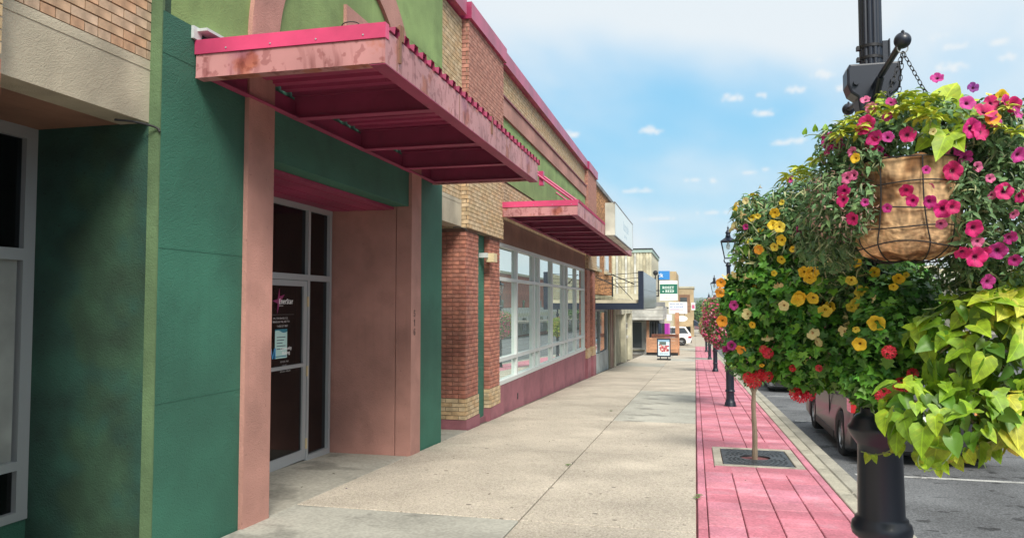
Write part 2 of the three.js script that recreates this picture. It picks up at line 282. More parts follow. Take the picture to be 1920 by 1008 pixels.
// ---------- ground, road and pavement ----------
const ZS = []; for (let z = 30; z > -55; z -= 5) ZS.push(z); ZS.push(-55); for (let z = -65; z > -140; z -= 10) ZS.push(z); ZS.push(-140, -180, -260, -320);
{
  const g = structure('ground'); mesh('terrain', [sheet(-700, 700, -0.42, [40, -55, -140, -3000])], M.earth, g);
  const road = structure('road'); mesh('asphalt', [sheet(1.5, 16.6, -0.15, ZS)], M.asphalt, road);
  for (const z of [-9.85, -15.47, -21.3, -27.1, -32.9, -38.7, -44.5, -4.1]) mesh('parking_line', [sheet(1.86, 4.35, -0.146, [z + 0.05, z - 0.05])], M.paint, road);
  for (let k = 0; k < 14; k++) mesh('centre_line', [sheet(8.98, 9.1, -0.146, [8 - k * 9, 3.5 - k * 9])], M.paint, road);
}
{
  const walk = structure('sidewalk'); mesh('bedding', [sheet(-5.2, 0.02, -0.03, ZS)], M.joint, walk);
  const cuts = [12, 8.5, 5, 1.2, -2.5, -6.05]; for (let z = -9.7; z > -70; z -= 3.45) cuts.push(z);
  for (let k = 0; k + 1 < cuts.length; k++) {
    const a = cuts[k], b = cuts[k + 1], outer = k === 7 || k === 8 ? M.slabPale : (k % 5 === 3 ? M.slabB : k > 12 && k % 3 === 0 ? M.slabPale : M.slabA);
    const inner = k === 4 ? M.slabPale : k > 12 && k % 4 === 1 ? M.slabPale : k % 3 === 1 ? M.slabB : M.slabA;
    mesh('slab', slope(slab(-3.445, -1.428, -0.1, rr(-0.002, 0.002), b + 0.006, a - 0.006, 0.006)), inner, walk);
    mesh('slab', slope(slab(-1.414, -0.012, -0.1, rr(-0.002, 0.002), b + 0.006, a - 0.006, 0.006)), outer, walk);
  }
  for (const [a, b] of [[-2.9, -4.24], [-5.56, -8.7], [-9.96, -11.2]]) mesh('slab', slope(slab(-4.6, -3.455, -0.1, -0.002, b, a, 0.006)), M.slabGrey, walk);
  mesh('slab', slope(slab(-3.44, -0.012, -0.1, 0, -160, -70, 0.006)), M.slabB, walk);

  const strip = structure('paved_strip'); mesh('bedding', [sheet(-0.02, 1.34, -0.026, ZS)], mat([0.26, 0.085, 0.09], { map: 'mottle', rep: 0.9 }), strip);
  const cols = [[0.0, 0.085], [0.085, 0.375], [0.375, 0.66], [0.66, 0.945], [0.945, 1.225], [1.225, 1.318]];
  const rest = paverMats.map(() => []);
  for (let c = 0; c < cols.length; c++) {
    let z = 1 - c * 0.05, n = 0;
    while (z > -70) {
      const L = c === 0 || c === 5 ? 1.2 : 0.302, k = Math.floor(rnd() * 4), a = z - 0.006, b = z - L + 0.006; z -= L;
      if (a < -43.6 && b > -46.4) continue;                           // a pale concrete band crosses here
      const inGrate = a < -9.0 && b > -10.75 && cols[c][1] > 0.18 && cols[c][0] < 1.2; if (inGrate && c !== 5) continue;
      const g = slope(slab(cols[c][0] + 0.004, cols[c][1] - 0.004, -0.08, rr(-0.002, 0.002), b, a, 0.006));
      if (z > -19) mesh('paver', g, paverMats[k], strip); else rest[k].push(g);
    }
  }
  // pavers cut round the tree grate
  for (const [x0, x1, a, b] of [[0.089, 0.195, -8.9, -10.85], [0.203, 0.655, -8.72, -9.13], [0.663, 1.22, -8.72, -9.13], [0.203, 0.655, -10.6, -11.2], [0.663, 1.22, -10.6, -11.2]]) mesh('paver', slope(slab(x0, x1, -0.08, 0, b, a, 0.006)), paverMats[1], strip);
  rest.forEach((g, i) => mesh('pavers', g, paverMats[i], strip, 'stuff'));
  mesh('concrete_band', slope(slab(0, 1.32, -0.08, 0.001, -46.4, -43.6, 0.006)), M.slabPale, strip);
  mesh('concrete_band', slope(slab(0, 1.32, -0.08, 0.001, -160, -70.2, 0.006)), M.slabB, strip);

  const kerb = structure('kerb');
  for (let z = 4; z > -90; z -= 2.4) { mesh('kerb_stone', slope(slab(1.326, 1.468, -0.3, 0.0, z - 2.394, z, 0.008)), M.kerb, kerb); mesh('kerb_stone', slope(slab(1.470, 1.655, -0.3, -0.004, z - 2.394, z, 0.022)), M.kerbB, kerb); }
  const far = structure('far_sidewalk'); mesh('slab', slope(slab(16.6, 20.2, -0.3, 0, -320, 20, 0.02).clone()), M.slabB, far);
}

// ---------- the long stucco and brick building ----------
const B = thing('commercial_building', 'long two-tone green and salmon stucco building with brick piers and pink metal canopies', 'building', [-3.5, gy(-9), -9]);
{
  const low = -1.6, zr = (a, b) => [b, a];
  // shell behind the facade
  part('roof', [box(-14, -3.9, 5.85, 5.95, -27.2, 9)], M.roofing, B);
  part('rear_wall', [box(-14.2, -14, low, 5.85, -27.2, 9)], M.inside, B);
  part('end_wall', [box(-14, -3.6, low, 5.85, -27.2, -27.05)], M.mauve, B);
  part('end_wall', [box(-14, -3.6, low, 5.85, 8.85, 9)], M.mauve, B);
  part('interior_floor', [box(-14, -4.62, -0.45, -0.32, -12.9, 9), box(-14, -3.75, -0.45, -0.32, -27, -12.9)], M.insideFloor, B);
  part('ceiling', [box(-14, -3.9, 2.95, 3.05, -27, 9)], M.inside, B);
  part('partition', [box(-14, -4.6, -0.4, 2.95, -12.9, -12.8)], M.inside, B);
  part('partition', [box(-7.3, -7.2, -0.4, 2.95, -27, -12.9)], M.inside, B);
  part('partition', [box(-8.3, -8.2, -0.4, 2.95, -12.8, 9)], M.inside, B);
  // stretch beside and behind the camera
  part('wall', [box(-3.75, -3.52, low, 6.1, -2.35, 9)], M.beam, B);
  // green block, lower coat
  const dg = holder('green_wall', B);
  part('stucco', [box(-3.75, -3.46, low, 3.5, -5.192, -4.245)], M.darkGreen, dg);
  part('stucco', [box(-3.75, -3.46, low, 3.5, -9.96, -9.033)], M.darkGreen, dg);
  part('stucco', [box(-3.75, -3.461, 2.74, 3.5, -9.033, -5.192)], M.darkGreen, dg);
  for (const y of [1.895, 0.86]) part('control_joint', [box(-3.47, -3.4575, y, y + 0.006, -5.19, -4.247)], M.darkGreen, dg);
  part('control_joint', [box(-3.47, -3.4575, 3.215, 3.221, -4.57, -4.247)], M.darkGreen, dg);
  part('return_wall', [box(-4.62, -3.463, low, 6.34, -4.32, -4.24)], M.sideGreen, B);
  part('corner_bead', [box(-3.55, -3.462, low, 6.33, -4.26, -4.236)], M.cornerGreen, B);
  part('return_wall', [box(-4.62, -3.463, low, 6.34, -9.955, -9.9)], M.lightGreen, B);
  part('upper_wall', [box(-3.75, -3.464, 3.5, 6.34, -9.955, -4.322)], M.lightGreen, B);
  part('control_joint', [box(-3.47, -3.4615, 4.86, 4.866, -9.95, -8.75)], M.lightGreen, B);
  part('coping', [box(-3.85, -3.40, 6.34, 6.58, -10.0, -4.2)], M.coping, B);
  // salmon pillars and arch
  part('pillar', [box(-3.62, -3.42, low, 3.6, -5.562, -5.192)], M.pinkStucco, B);
  part('pillar', [box(-3.62, -3.42, low, 3.6, -9.033, -8.702)], M.pinkStucco, B);
  {
    const s = new THREE.Shape(), zc = 7.08, yc = 3.62, R = 1.86, r = 1.47;
    s.moveTo(zc - R, 3.45); s.lineTo(zc - R, yc); s.absarc(zc, yc, R, Math.PI, 0, true); s.lineTo(zc + R, 3.45); s.lineTo(zc + r, 3.45); s.lineTo(zc + r, yc); s.absarc(zc, yc, r, 0, Math.PI, false); s.lineTo(zc - r, 3.45);
    const g = new THREE.ExtrudeGeometry(s, { depth: 0.05, bevelEnabled: false, curveSegments: 40 }); g.rotateY(Math.PI / 2); g.translate(-3.474, 0, 0);
    part('arch', [g], M.pinkStucco, B);
    part('arch_panel', [box(-3.48, -3.43, 3.5, 4.585, -7.75, -6.885)], M.pinkStucco, B);
  }
  // entrance recess
  part('recess_wall', [box(-4.62, -3.63, low, 2.745, -8.79, -8.70)], M.pinkStucco, B);
  part('recess_wall', [box(-4.62, -3.63, low, 2.745, -5.56, -5.47)], M.pinkStucco, B);
  const sof = holder('soffit', B);
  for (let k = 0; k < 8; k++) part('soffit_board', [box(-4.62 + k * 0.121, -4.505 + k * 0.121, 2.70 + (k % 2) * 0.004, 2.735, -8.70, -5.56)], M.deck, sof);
  // entrance glazing
  const gx = -4.53, en = holder('entrance_frame', B);
  const fr = (y0, y1, z0, z1, d = 0.05) => part('frame', [box(gx - d, gx + d, y0, y1, z0, z1)], M.alu, en);
  fr(2.64, 2.70, -8.66, -5.6); fr(1.80, 1.87, -8.612, -5.66); fr(-0.37, -0.27, -8.612, -8.118); fr(-0.37, -0.27, -7.0, -5.66);
  for (const z of [-8.66, -8.118, -7.05, -6.35, -5.65]) fr(-0.38, 2.642, z, z + 0.05, 0.047);
  for (const [y0, y1, a, b] of [[1.87, 2.64, -8.61, -8.118], [1.87, 2.64, -8.068, -7.05], [1.87, 2.64, -7.0, -6.35], [1.87, 2.64, -6.3, -5.65], [-0.27, 1.80, -8.61, -8.118], [-0.27, 1.80, -7.0, -6.35], [-0.27, 1.80, -6.3, -5.65]]) part('pane', [box(gx - 0.004, gx + 0.004, y0, y1, a, b)], M.glass, en);
  // the glass door
  const dr = holder('door', B), dx = gx + 0.015;
  part('stile', [box(dx - 0.025, dx + 0.025, -0.30, 1.795, -8.062, -7.985)], M.alu, dr); part('stile', [box(dx - 0.025, dx + 0.025, -0.30, 1.795, -7.07, -7.0)], M.alu, dr);
  part('rail', [box(dx - 0.024, dx + 0.024, 1.73, 1.795, -7.985, -7.07)], M.alu, dr); part('rail', [box(dx - 0.024, dx + 0.024, -0.30, -0.185, -7.985, -7.07)], M.alu, dr);
  part('pane', [box(dx - 0.004, dx + 0.004, -0.185, 1.73, -7.985, -7.07)], M.glass, dr);
  part('push_bar', [box(dx + 0.02, dx + 0.05, 0.79, 0.83, -7.985, -7.07)], M.alu, dr);
  for (const y of [1.55, 0.73, -0.12]) part('hinge', [box(dx + 0.027, dx + 0.045, y - 0.06, y + 0.06, -8.075, -8.05)], M.yellowBox, dr);
  const decal = lettering(512, 1024, (x, w, h) => {
    x.clearRect(0, 0, w, h);
    x.fillStyle = '#8c2560'; const star = [[205, 20], [214, 118], [300, 92], [236, 170], [214, 200], [170, 330], [176, 200], [90, 170], [176, 150]]; x.beginPath(); star.forEach(([a, b], i) => i ? x.lineTo(a, b) : x.moveTo(a, b)); x.closePath(); x.fill();
    x.fillStyle = '#f4f4f4'; x.font = 'bold 82px sans-serif'; x.fillText('EnerStar', 196, 206, 250);
    x.font = '18px sans-serif'; x.fillText('RENTALS', 204, 234);
    x.fillStyle = '#777'; x.fillRect(90, 330, 380, 3);
    x.fillStyle = '#e8e8e8'; x.font = '30px sans-serif'; x.fillText('#1, 516 3rd St. S.E.', 110, 384, 300); x.fillText('Medicine Hat, AB T1A', 100, 424, 310); x.fillText('1 403 527 7807', 170, 476, 190);
    x.fillStyle = '#bfe3df'; x.fillRect(140, 500, 210, 340); x.fillStyle = '#2b7f96'; x.beginPath(); x.moveTo(140, 500); x.lineTo(350, 500); x.lineTo(350, 530); x.quadraticCurveTo(290, 560, 235, 526); x.quadraticCurveTo(190, 505, 140, 520); x.fill();
    x.fillStyle = '#33515e'; for (let k = 0; k < 5; k++) x.fillRect(170, 590 + k * 34, 150 - (k % 3) * 25, 9); x.fillStyle = '#2b7f96'; x.fillRect(150, 812, 190, 12);
    x.fillStyle = '#3f97d0'; x.font = 'bold 170px sans-serif'; x.fillText('M', 48, 838, 120);
    x.fillStyle = '#fbfbfb'; x.font = 'bold 50px sans-serif'; x.fillText('Community', 236, 748, 195); x.fillText('Making', 262, 800, 140);
    x.fillStyle = '#d8d8d8'; x.font = '24px sans-serif'; x.fillText('403 526 7500', 236, 892); x.fillText('HOURS', 268, 936); x.fillText('Mon - Fri', 262, 974); x.fillText('8:30 am - 4:30 pm', 236, 1006, 180);
  }, { transparent: true });
  part('door_lettering', [panel([dx + 0.008, 0.74, -7.23], [0, 0, -0.62], [0, 0.98, 0])], decal, dr);
  // street number
  const num = lettering(64, 256, (x, w, h) => { x.clearRect(0, 0, w, h); x.fillStyle = '#33231f'; x.font = 'bold 76px serif'; x.textAlign = 'center'; x.fillText('5', 32, 72); x.fillText('1', 32, 152); x.fillText('6', 32, 232); }, { transparent: true });
  part('street_number', [panel([-3.416, 1.10, -8.76], [0, 0, -0.10], [0, 0.37, 0])], num, B);

  // the narrow bays on either side of the green block: concrete beam, soffit, window
  for (const [a, b, mortar] of [[-3.05, -4.24, M.mortarPale], [-9.96, -11.15, M.mortarPale]]) {
    part('concrete_beam', [box(-3.78, -3.55, 2.737, 3.155, b, a)], M.beam, B);
    part('drip_joint', [box(-3.56, -3.546, 3.092, 3.1, b, a)], M.beam, B);
    part('bay_soffit', [box(-4.62, -3.78, 2.74, 2.8, b, a)], M.brown, B);
    part('bay_wall', [box(-3.78, -3.562, 3.155, 6.05, b, a)], mortar, B);
    const w = holder('bay_window', B), wx = -4.5;
    const f = (y0, y1, z0, z1, d = 0.045) => part('frame', [box(wx - d, wx + d, y0, y1, z0, z1)], M.alu, w);
    const g0 = gy(b) - 0.02;
    part('sill_wall', [box(-4.6, -4.47, low, 0.06, b, a)], M.darkGreen, w);
    f(0.06, 0.12, b, a); f(0.40, 0.46, b + 0.09, a - 0.05); f(1.82, 1.90, b + 0.09, a - 0.05); f(2.66, 2.74, b + 0.09, a - 0.05);
    for (const z of [b, a - 0.05]) f(0.12, 2.739, z, z + (z === b ? 0.09 : 0.05), 0.043);
    part('pane', [box(wx - 0.004, wx + 0.004, 1.90, 2.66, b + 0.09, a - 0.05)], M.glass, w);
    part('pane', [box(wx - 0.004, wx + 0.004, 0.12, 0.40, b + 0.09, a - 0.05)], M.glass, w);
    part('panel', [box(wx - 0.02, wx + 0.012, 0.46, 1.82, b + 0.11, a - 0.05)], M.paperPanel, w);
    for (let k = 0; k < 3; k++) part('curtain', [box(-4.72, -4.70, 1.9, 2.7, b + 0.14 + k * 0.07, b + 0.17 + k * 0.07)], M.blind, w);
    part('cable', [tube([[-3.6, 2.70, b + 0.25], [-3.55, 2.715, b + 0.1], [-3.47, 2.69, b + 0.012], [-3.455, 2.665, b + 0.014]], 0.008, 12, 5)], M.black, w);
  }
  const nb = holder('brick_wall', B); brickSkin(nb, 'x', -3.55, 3.05, 4.24, 3.157, 3.157 + 14 * BH, BR.buff, { single: true, headers: true }); brickSkin(nb, 'x', -3.55, 3.05, 4.24, 3.157 + 14 * BH, 6.05, BR.buff);
  brickSkin(holder('brick_wall', B), 'x', -3.55, 9.965, 11.15, 3.157, 6.05, BR.yellow, { headers: true });
  // pier beside the first bay
  const lp = holder('brick_pier', B); part('mortar', [box(-4.6, -3.462, low, 6.1, -3.04, -2.36)], M.mortarPale, lp);
  brickSkin(lp, 'x', -3.45, 2.36, 3.05, 2.80, 6.05, BR.yellow); brickSkin(lp, 'x', -3.45, 2.36, 3.05, -0.1, 2.80, BR.red);
  part('coping', [box(-3.95, -3.43, 6.055, 6.31, -4.19, 9)], M.coping, B);
  part('coping', [box(-3.95, -3.43, 6.055, 6.31, -11.02, -10.01)], M.coping, B);

  // brick piers in pairs with a shallow green slot between
  function pierPair(z0, near) {
    const zs = [z0, z0 - 0.70, z0 - 1.40, z0 - 2.10];
    for (const [i, j] of [[0, 1], [2, 3]]) {
      const p = holder('brick_pier', B), a = zs[i], b = zs[j], depth = i === 0 ? 0.95 : 0.10;
      part('mortar', [box(-4.6, -3.512, -0.32, 2.715, b + 0.012, a - 0.012)], M.mortar, p);
      brickSkin(p, 'x', -3.5, -a, -b, 0.045, 2.71, BR.red);
      brickSkin(p, 'z', a, -3.5 - depth, -3.513, 0.045, 2.71, BR.red, { single: near && i === 0 });
      brickSkin(p, 'x', -3.485, -a - 0.01, -b + 0.01, -0.285, 0.045, BR.yellow); brickSkin(p, 'z', a + 0.015, -3.5 - depth, -3.5, -0.285, 0.045, BR.yellow);
      part('base_block', [box(-4.5, -3.499, -0.32, 0.04, b - 0.002, a + 0.002)], M.mortarPale, p);
      part('plinth', [box(-4.5, -3.475, low, -0.29, b - 0.02, a + 0.02)], M.mauve, p);
    }
    part('slot_panel', [box(-3.8, -3.60, low, 2.715, zs[2] + 0.02, zs[1] - 0.02)], M.darkGreen, B);
    part('slot_plinth', [box(-3.6, -3.56, low, -0.42, zs[2] + 0.022, zs[1] - 0.022)], M.mauve, B);
    const up = holder('pilaster', B);
    part('mortar', [box(-4.2, -3.452, 2.716, 6.04, zs[3] - 0.05, zs[0] + 0.05)], M.mortarPale, up);
    brickSkin(up, 'x', -3.44, -zs[0] - 0.06, -zs[3] + 0.06, 2.716, 3.76, BR.yellow); brickSkin(up, 'z', zs[0] + 0.062, -3.9, -3.452, 2.716, 3.76, BR.yellow);
    brickSkin(up, 'x', -3.44, -zs[0] - 0.06, -zs[3] + 0.06, 3.76, 6.04, BR.pink); brickSkin(up, 'z', zs[0] + 0.062, -3.9, -3.452, 3.76, 6.04, BR.pink);
    part('pilaster_coping', [box(-3.98, -3.385, 6.045, 6.31, zs[3] - 0.09, zs[0] + 0.1)], M.coping, B);
  }
  pierPair(-11.23, true); pierPair(-24.82, false);
  { const l = holder('wall_light', B); part('bracket', [box(-3.6, -3.46, 2.32, 2.40, -12.40, -12.30)], M.aluWhite, l); part('lamp_box', [box(-3.5, -3.36, 2.25, 2.40, -12.62, -12.40)], M.yellowBox, l); }

  // the shop window stretch
  const a = -13.33, b = -24.82;
  part('sill_wall', [box(-3.85, -3.56, low, 0.0, b, a)], M.mauve, B);
  part('vent', [box(-3.57, -3.552, -0.42, -0.30, -15.05, -14.98)], M.darkMetal, B);
  part('lintel', [box(-3.9, -3.555, 2.69, 3.13, -18.30, a)], M.brown, B); part('lintel', [box(-3.9, -3.555, 2.69, 3.13, b, -18.312)], M.brown, B);
  part('wall_bed', [box(-3.9, -3.562, 3.13, 6.05, b, a)], M.mortarPale, B);
  brickSkin(holder('brick_wall', B), 'x', -3.55, -a, -b, 3.14, 3.89, BR.yellow); brickSkin(holder('brick_wall', B), 'x', -3.55, -a, -b, 5.47, 6.05, BR.yellow);
  part('green_band', [box(-3.6, -3.535, 3.89, 5.10, b + 0.1, a - 0.1)], M.lightGreen, B);
  part('salmon_band', [box(-3.6, -3.49, 5.10, 5.44, b + 0.1, a - 0.1)], M.pinkStucco, B); part('band_ledge', [box(-3.6, -3.46, 5.44, 5.475, b + 0.1, a - 0.1)], M.mauve, B);
  part('coping', [box(-3.95, -3.43, 6.055, 6.31, b + 0.13, a - 0.2)], M.coping, B);
  const win = holder('shop_window', B), x = -3.62;
  const f = (y0, y1, z0, z1, d = 0.05) => part('frame', [box(x - d, x + d, y0, y1, z0, z1)], M.aluWhite, win);
  f(0.002, 0.075, b, a, 0.07); f(2.62, 2.69, b, a); f(1.97, 2.035, b, a, 0.047); f(0.43, 0.50, b, a, 0.047);
  const zm = [-13.33, -15.06, -16.78, -17.36, -19.0, -20.78, -21.36, -23.0, -24.82];
  zm.forEach((z, i) => f(0.075, 2.62, z - (i === 0 ? 0.1 : 0.045), z + (i === 0 ? 0 : i === 8 ? 0.12 : 0.045), 0.044));
  for (let i = 0; i + 1 < zm.length; i++) for (const [y0, y1] of [[0.075, 0.43], [0.5, 1.97], [2.035, 2.62]]) part('pane', [box(x - 0.022, x - 0.014, y0, y1, zm[i + 1] + 0.045, zm[i] - 0.045)], M.glassGreen, win);
  const slats = []; for (let y = 0.52; y < 1.96; y += 0.05) { const g = box(-3.86, -3.835, y, y + 0.002, b + 0.2, a - 0.2); g.translate(3.85, -y, 0); g.rotateZ(0.5); g.translate(-3.85, y, 0); slats.push(g); }
  part('blind_slats', slats, M.blind, win, 'stuff');

  // canopies: channel fascia, pink cap, cross beams, ribbed deck
  function canopy(z0, z1, xo, beams) {
    const c = holder('canopy', B), xi = -3.45;
    part('end_fascia', [box(xi, xo - 0.006, 3.14, 3.30, z0 - 0.03, z0)], M.fascia, c); part('end_fascia', [box(xi, xo - 0.006, 3.14, 3.30, z1, z1 + 0.03)], M.fascia, c);
    part('end_flange', [box(xi, xo - 0.006, 3.132, 3.14, z0 - 0.09, z0 + 0.004)], M.fascia, c);
    part('end_cap', [box(xi - 0.005, xo + 0.006, 3.302, 3.405, z0 - 0.05, z0 + 0.012)], M.cap, c);
    for (const x of [-3.2, -2.85, -2.5, -2.15]) part('screw', [move(new THREE.CylinderGeometry(0.006, 0.006, 0.006, 8).rotateX(Math.PI / 2), x, 3.33, z0 + 0.014)], M.alu, c);
    part('street_fascia', [box(xo - 0.03, xo, 3.13, 3.365, z1 - 0.004, z0 - 0.002)], M.fascia, c);
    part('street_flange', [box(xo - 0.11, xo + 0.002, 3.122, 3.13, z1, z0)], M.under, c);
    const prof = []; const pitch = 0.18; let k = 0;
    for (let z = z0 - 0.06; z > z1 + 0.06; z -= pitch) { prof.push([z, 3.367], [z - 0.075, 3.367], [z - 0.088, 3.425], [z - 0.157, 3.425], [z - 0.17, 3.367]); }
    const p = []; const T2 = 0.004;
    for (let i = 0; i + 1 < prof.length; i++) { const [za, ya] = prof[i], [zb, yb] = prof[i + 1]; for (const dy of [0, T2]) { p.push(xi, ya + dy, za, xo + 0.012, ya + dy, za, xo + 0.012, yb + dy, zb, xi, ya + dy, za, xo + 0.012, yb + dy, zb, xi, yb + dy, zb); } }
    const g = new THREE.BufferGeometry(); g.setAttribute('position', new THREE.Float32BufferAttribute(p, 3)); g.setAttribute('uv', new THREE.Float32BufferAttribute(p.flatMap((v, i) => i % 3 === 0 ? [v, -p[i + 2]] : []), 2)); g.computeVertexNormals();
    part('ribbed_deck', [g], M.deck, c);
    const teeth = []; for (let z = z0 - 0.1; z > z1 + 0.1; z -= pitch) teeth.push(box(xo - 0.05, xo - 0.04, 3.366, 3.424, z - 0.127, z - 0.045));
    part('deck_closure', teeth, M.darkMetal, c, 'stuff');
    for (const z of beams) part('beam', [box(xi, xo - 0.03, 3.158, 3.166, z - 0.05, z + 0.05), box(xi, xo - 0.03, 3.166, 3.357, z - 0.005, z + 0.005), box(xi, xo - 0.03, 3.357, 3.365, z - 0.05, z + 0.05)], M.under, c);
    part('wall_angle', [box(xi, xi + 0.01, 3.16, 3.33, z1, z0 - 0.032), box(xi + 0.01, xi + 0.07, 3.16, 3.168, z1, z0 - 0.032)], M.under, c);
    return c;
  }
  const c1 = canopy(-4.575, -9.56, -1.995, [-5.93, -7.29, -8.44, -9.45]);
  part('gutter_clip', [box(-2.02, -1.975, 3.36, 3.47, -4.86, -4.83), box(-1.995, -1.98, 3.20, 3.47, -4.83, -4.80)], M.brown, c1);
  part('gutter_clip', [box(-2.02, -1.985, 3.25, 3.45, -7.29, -7.25)], M.brown, c1);
  for (const z of [-4.78, -6.2, -7.9, -8.6]) part('fascia_seam', [box(-1.9965, -1.993, 3.135, 3.36, z - 0.004, z + 0.004)], M.brown, c1);
  part('flashing', [box(-3.46, -3.44, 3.41, 3.50, -4.62, -4.53), box(-3.46, -3.36, 3.47, 3.49, -5.2, -4.57)], M.aluWhite, c1);
  part('loose_wire', [tube([[-2.35, 3.40, -4.63], [-2.33, 3.44, -4.62], [-2.27, 3.455, -4.63], [-2.22, 3.44, -4.64], [-2.25, 3.42, -4.65]], 0.004, 16, 5)], M.black, c1);
  const c2 = canopy(-13.30, -25.22, -2.04, [-14.4, -15.6, -16.8, -18, -19.2, -20.4, -21.6, -22.8, -24, -25.1]);
  for (const dz of [0, 0.13]) part('tie_rod', [bar([-2.10, 3.38 + dz * 0.4, -13.42 - dz], [-3.53, 4.46 + dz * 0.4, -13.42 - dz], 0.022)], M.coping, c2);
  part('tie_plate', [box(-2.78, -2.70, 3.72, 3.98, -13.56, -13.44)], M.coping, c2);
  for (const z of [-19.3, -24.9]) part('tie_rod', [bar([-2.10, 3.38, z], [-3.53, 4.46, z], 0.022)], M.coping, c2);
}
// ---------- street lamps ----------
const lampPaint = mat([0.006, 0.011, 0.024], { roughness: 0.42, clearcoat: 0.2, clearcoatRoughness: 0.15 });
const lampPaintFar = lampPaint;
const lanternGlass = mat([0.9, 0.95, 0.95], { transmission: 1, thickness: 0, roughness: 0.05 });
const bulbGlass = mat([0.85, 0.85, 0.82], { transmission: 0.6, thickness: 0, roughness: 0.2 });
function makeLamp(name, label, group) {
  const t = thing(name, label, 'street lamp', [0, 0, 0], group);
  mesh('base', [lathe([[0, 0], [0.125, 0], [0.125, 0.018], [0.115, 0.03], [0.112, 0.075], [0.098, 0.10], [0.088, 0.135], [0.083, 0.17], [0.083, 0.295], [0.092, 0.30], [0.101, 0.312], [0.101, 0.330], [0.092, 0.342], [0.083, 0.348], [0.082, 0.775], [0.092, 0.781], [0.104, 0.792], [0.1085, 0.812], [0.104, 0.834], [0.094, 0.842], [0.094, 0.852], [0.083, 0.862], [0.081, 0.98], [0.0785, 1.10], [0.0785, 1.125], [0.085, 1.135], [0.101, 1.158], [0.1125, 1.182], [0.1125, 1.196], [0.101, 1.206], [0.094, 1.222], [0.082, 1.238], [0.066, 1.246], [0.066, 1.262], [0.055, 1.276], [0, 1.276]], 40)], lampPaint, t);
  for (let k = 0; k < 4; k++) { const a = Math.PI / 4 + k * Math.PI / 2; mesh('anchor_bolt', [move(new THREE.CylinderGeometry(0.012, 0.012, 0.03, 6), Math.cos(a) * 0.112, 0.09, Math.sin(a) * 0.112)], lampPaint, t); }
  const s = new THREE.Shape(); for (let k = 0; k < 96; k++) { const a = k / 96 * 2 * Math.PI, r = 0.0415 - 0.0045 * Math.pow(Math.abs(Math.cos(a * 6)), 6); k ? s.lineTo(Math.cos(a) * r, Math.sin(a) * r) : s.moveTo(r, 0); }
  const sh = new THREE.ExtrudeGeometry(s, { depth: 1.72, bevelEnabled: false }); sh.rotateX(-Math.PI / 2); sh.translate(0, 1.27, 0); mesh('shaft', [sh], lampPaint, t);
  // clamp casting with two bolts, arms either way along the street
  const c = new THREE.Shape([[-0.088, 0.075], [-0.082, 0.088], [0.082, 0.088], [0.088, 0.075], [0.088, 0.02], [0.078, -0.01], [0.052, -0.03], [0.045, -0.085], [-0.045, -0.085], [-0.052, -0.03], [-0.078, -0.01], [-0.088, 0.02]].map(p => new THREE.Vector2(...p)));
  const cg = new THREE.ExtrudeGeometry(c, { depth: 0.085, bevelEnabled: true, bevelSize: 0.008, bevelThickness: 0.008, bevelSegments: 2 }); cg.translate(0, 2.495, -0.0425); const cl = mesh('clamp', [cg], lampPaint, t);
  for (const x of [-0.066, 0.066]) for (const z of [-0.056, 0.056]) { const b = new THREE.CylinderGeometry(0.011, 0.011, 0.014, 6); b.rotateX(Math.PI / 2); b.translate(x, 2.515, z); mesh('bolt', [b], lampPaint, cl); }
  for (const d of [1, -1]) {
    const a = holder('arm', t);
    mesh('rod', [bar([0, 2.50, d * 0.04], [0, 2.535, d * 0.44], 0.0115)], lampPaint, a); mesh('ball', [move(new THREE.SphereGeometry(0.027, 18, 14), 0, 2.537, d * 0.45)], lampPaint, a);
    mesh('gusset', [bar([0, 2.44, d * 0.05], [0, 2.508, d * 0.15], 0.014)], lampPaint, a);
    const r = new THREE.TorusGeometry(0.021, 0.003, 6, 16); r.rotateY(Math.PI / 2); r.translate(0, 2.548, d * 0.45); mesh('eye', [r], lampPaint, a);
  }
  for (const y of [2.62, 2.665]) { const g = new THREE.CylinderGeometry(0.0435, 0.0435, 0.011, 24, 1, true); mesh('strap', [move(g, 0, y, 0), box(-0.052, -0.038, y - 0.009, y + 0.007, -0.01, 0.012)], M.darkMetal, t); }
  mesh('banner_bracket', [box(0.04, 0.062, 2.595, 2.685, -0.02, 0.014), box(0.062, 0.066, 2.60, 2.69, -0.03, 0.02), box(0.062, 0.085, 2.588, 2.598, -0.012, 0.012)], lampPaint, t);
  // lantern
  const L = holder('lantern', t), q = (r, y) => [[r, y, r], [r, y, -r], [-r, y, -r], [-r, y, r]];
  mesh('capital', [lathe([[0.0, 2.93], [0.042, 2.93], [0.06, 2.96], [0.05, 2.99], [0.035, 3.0], [0.03, 3.03], [0, 3.03]], 20)], lampPaint, L);
  for (let k = 0; k < 4; k++) { const a = k * Math.PI / 2 + Math.PI / 4, v = (r, y) => [Math.cos(a) * r, y, Math.sin(a) * r]; mesh('yoke', [tube([v(0.02, 3.0), v(0.09, 3.02), v(0.125, 3.07), v(0.105, 3.115)], 0.008, 14, 5)], lampPaint, L); }
  const lo = q(0.075, 3.115), hi = q(0.142, 3.47);
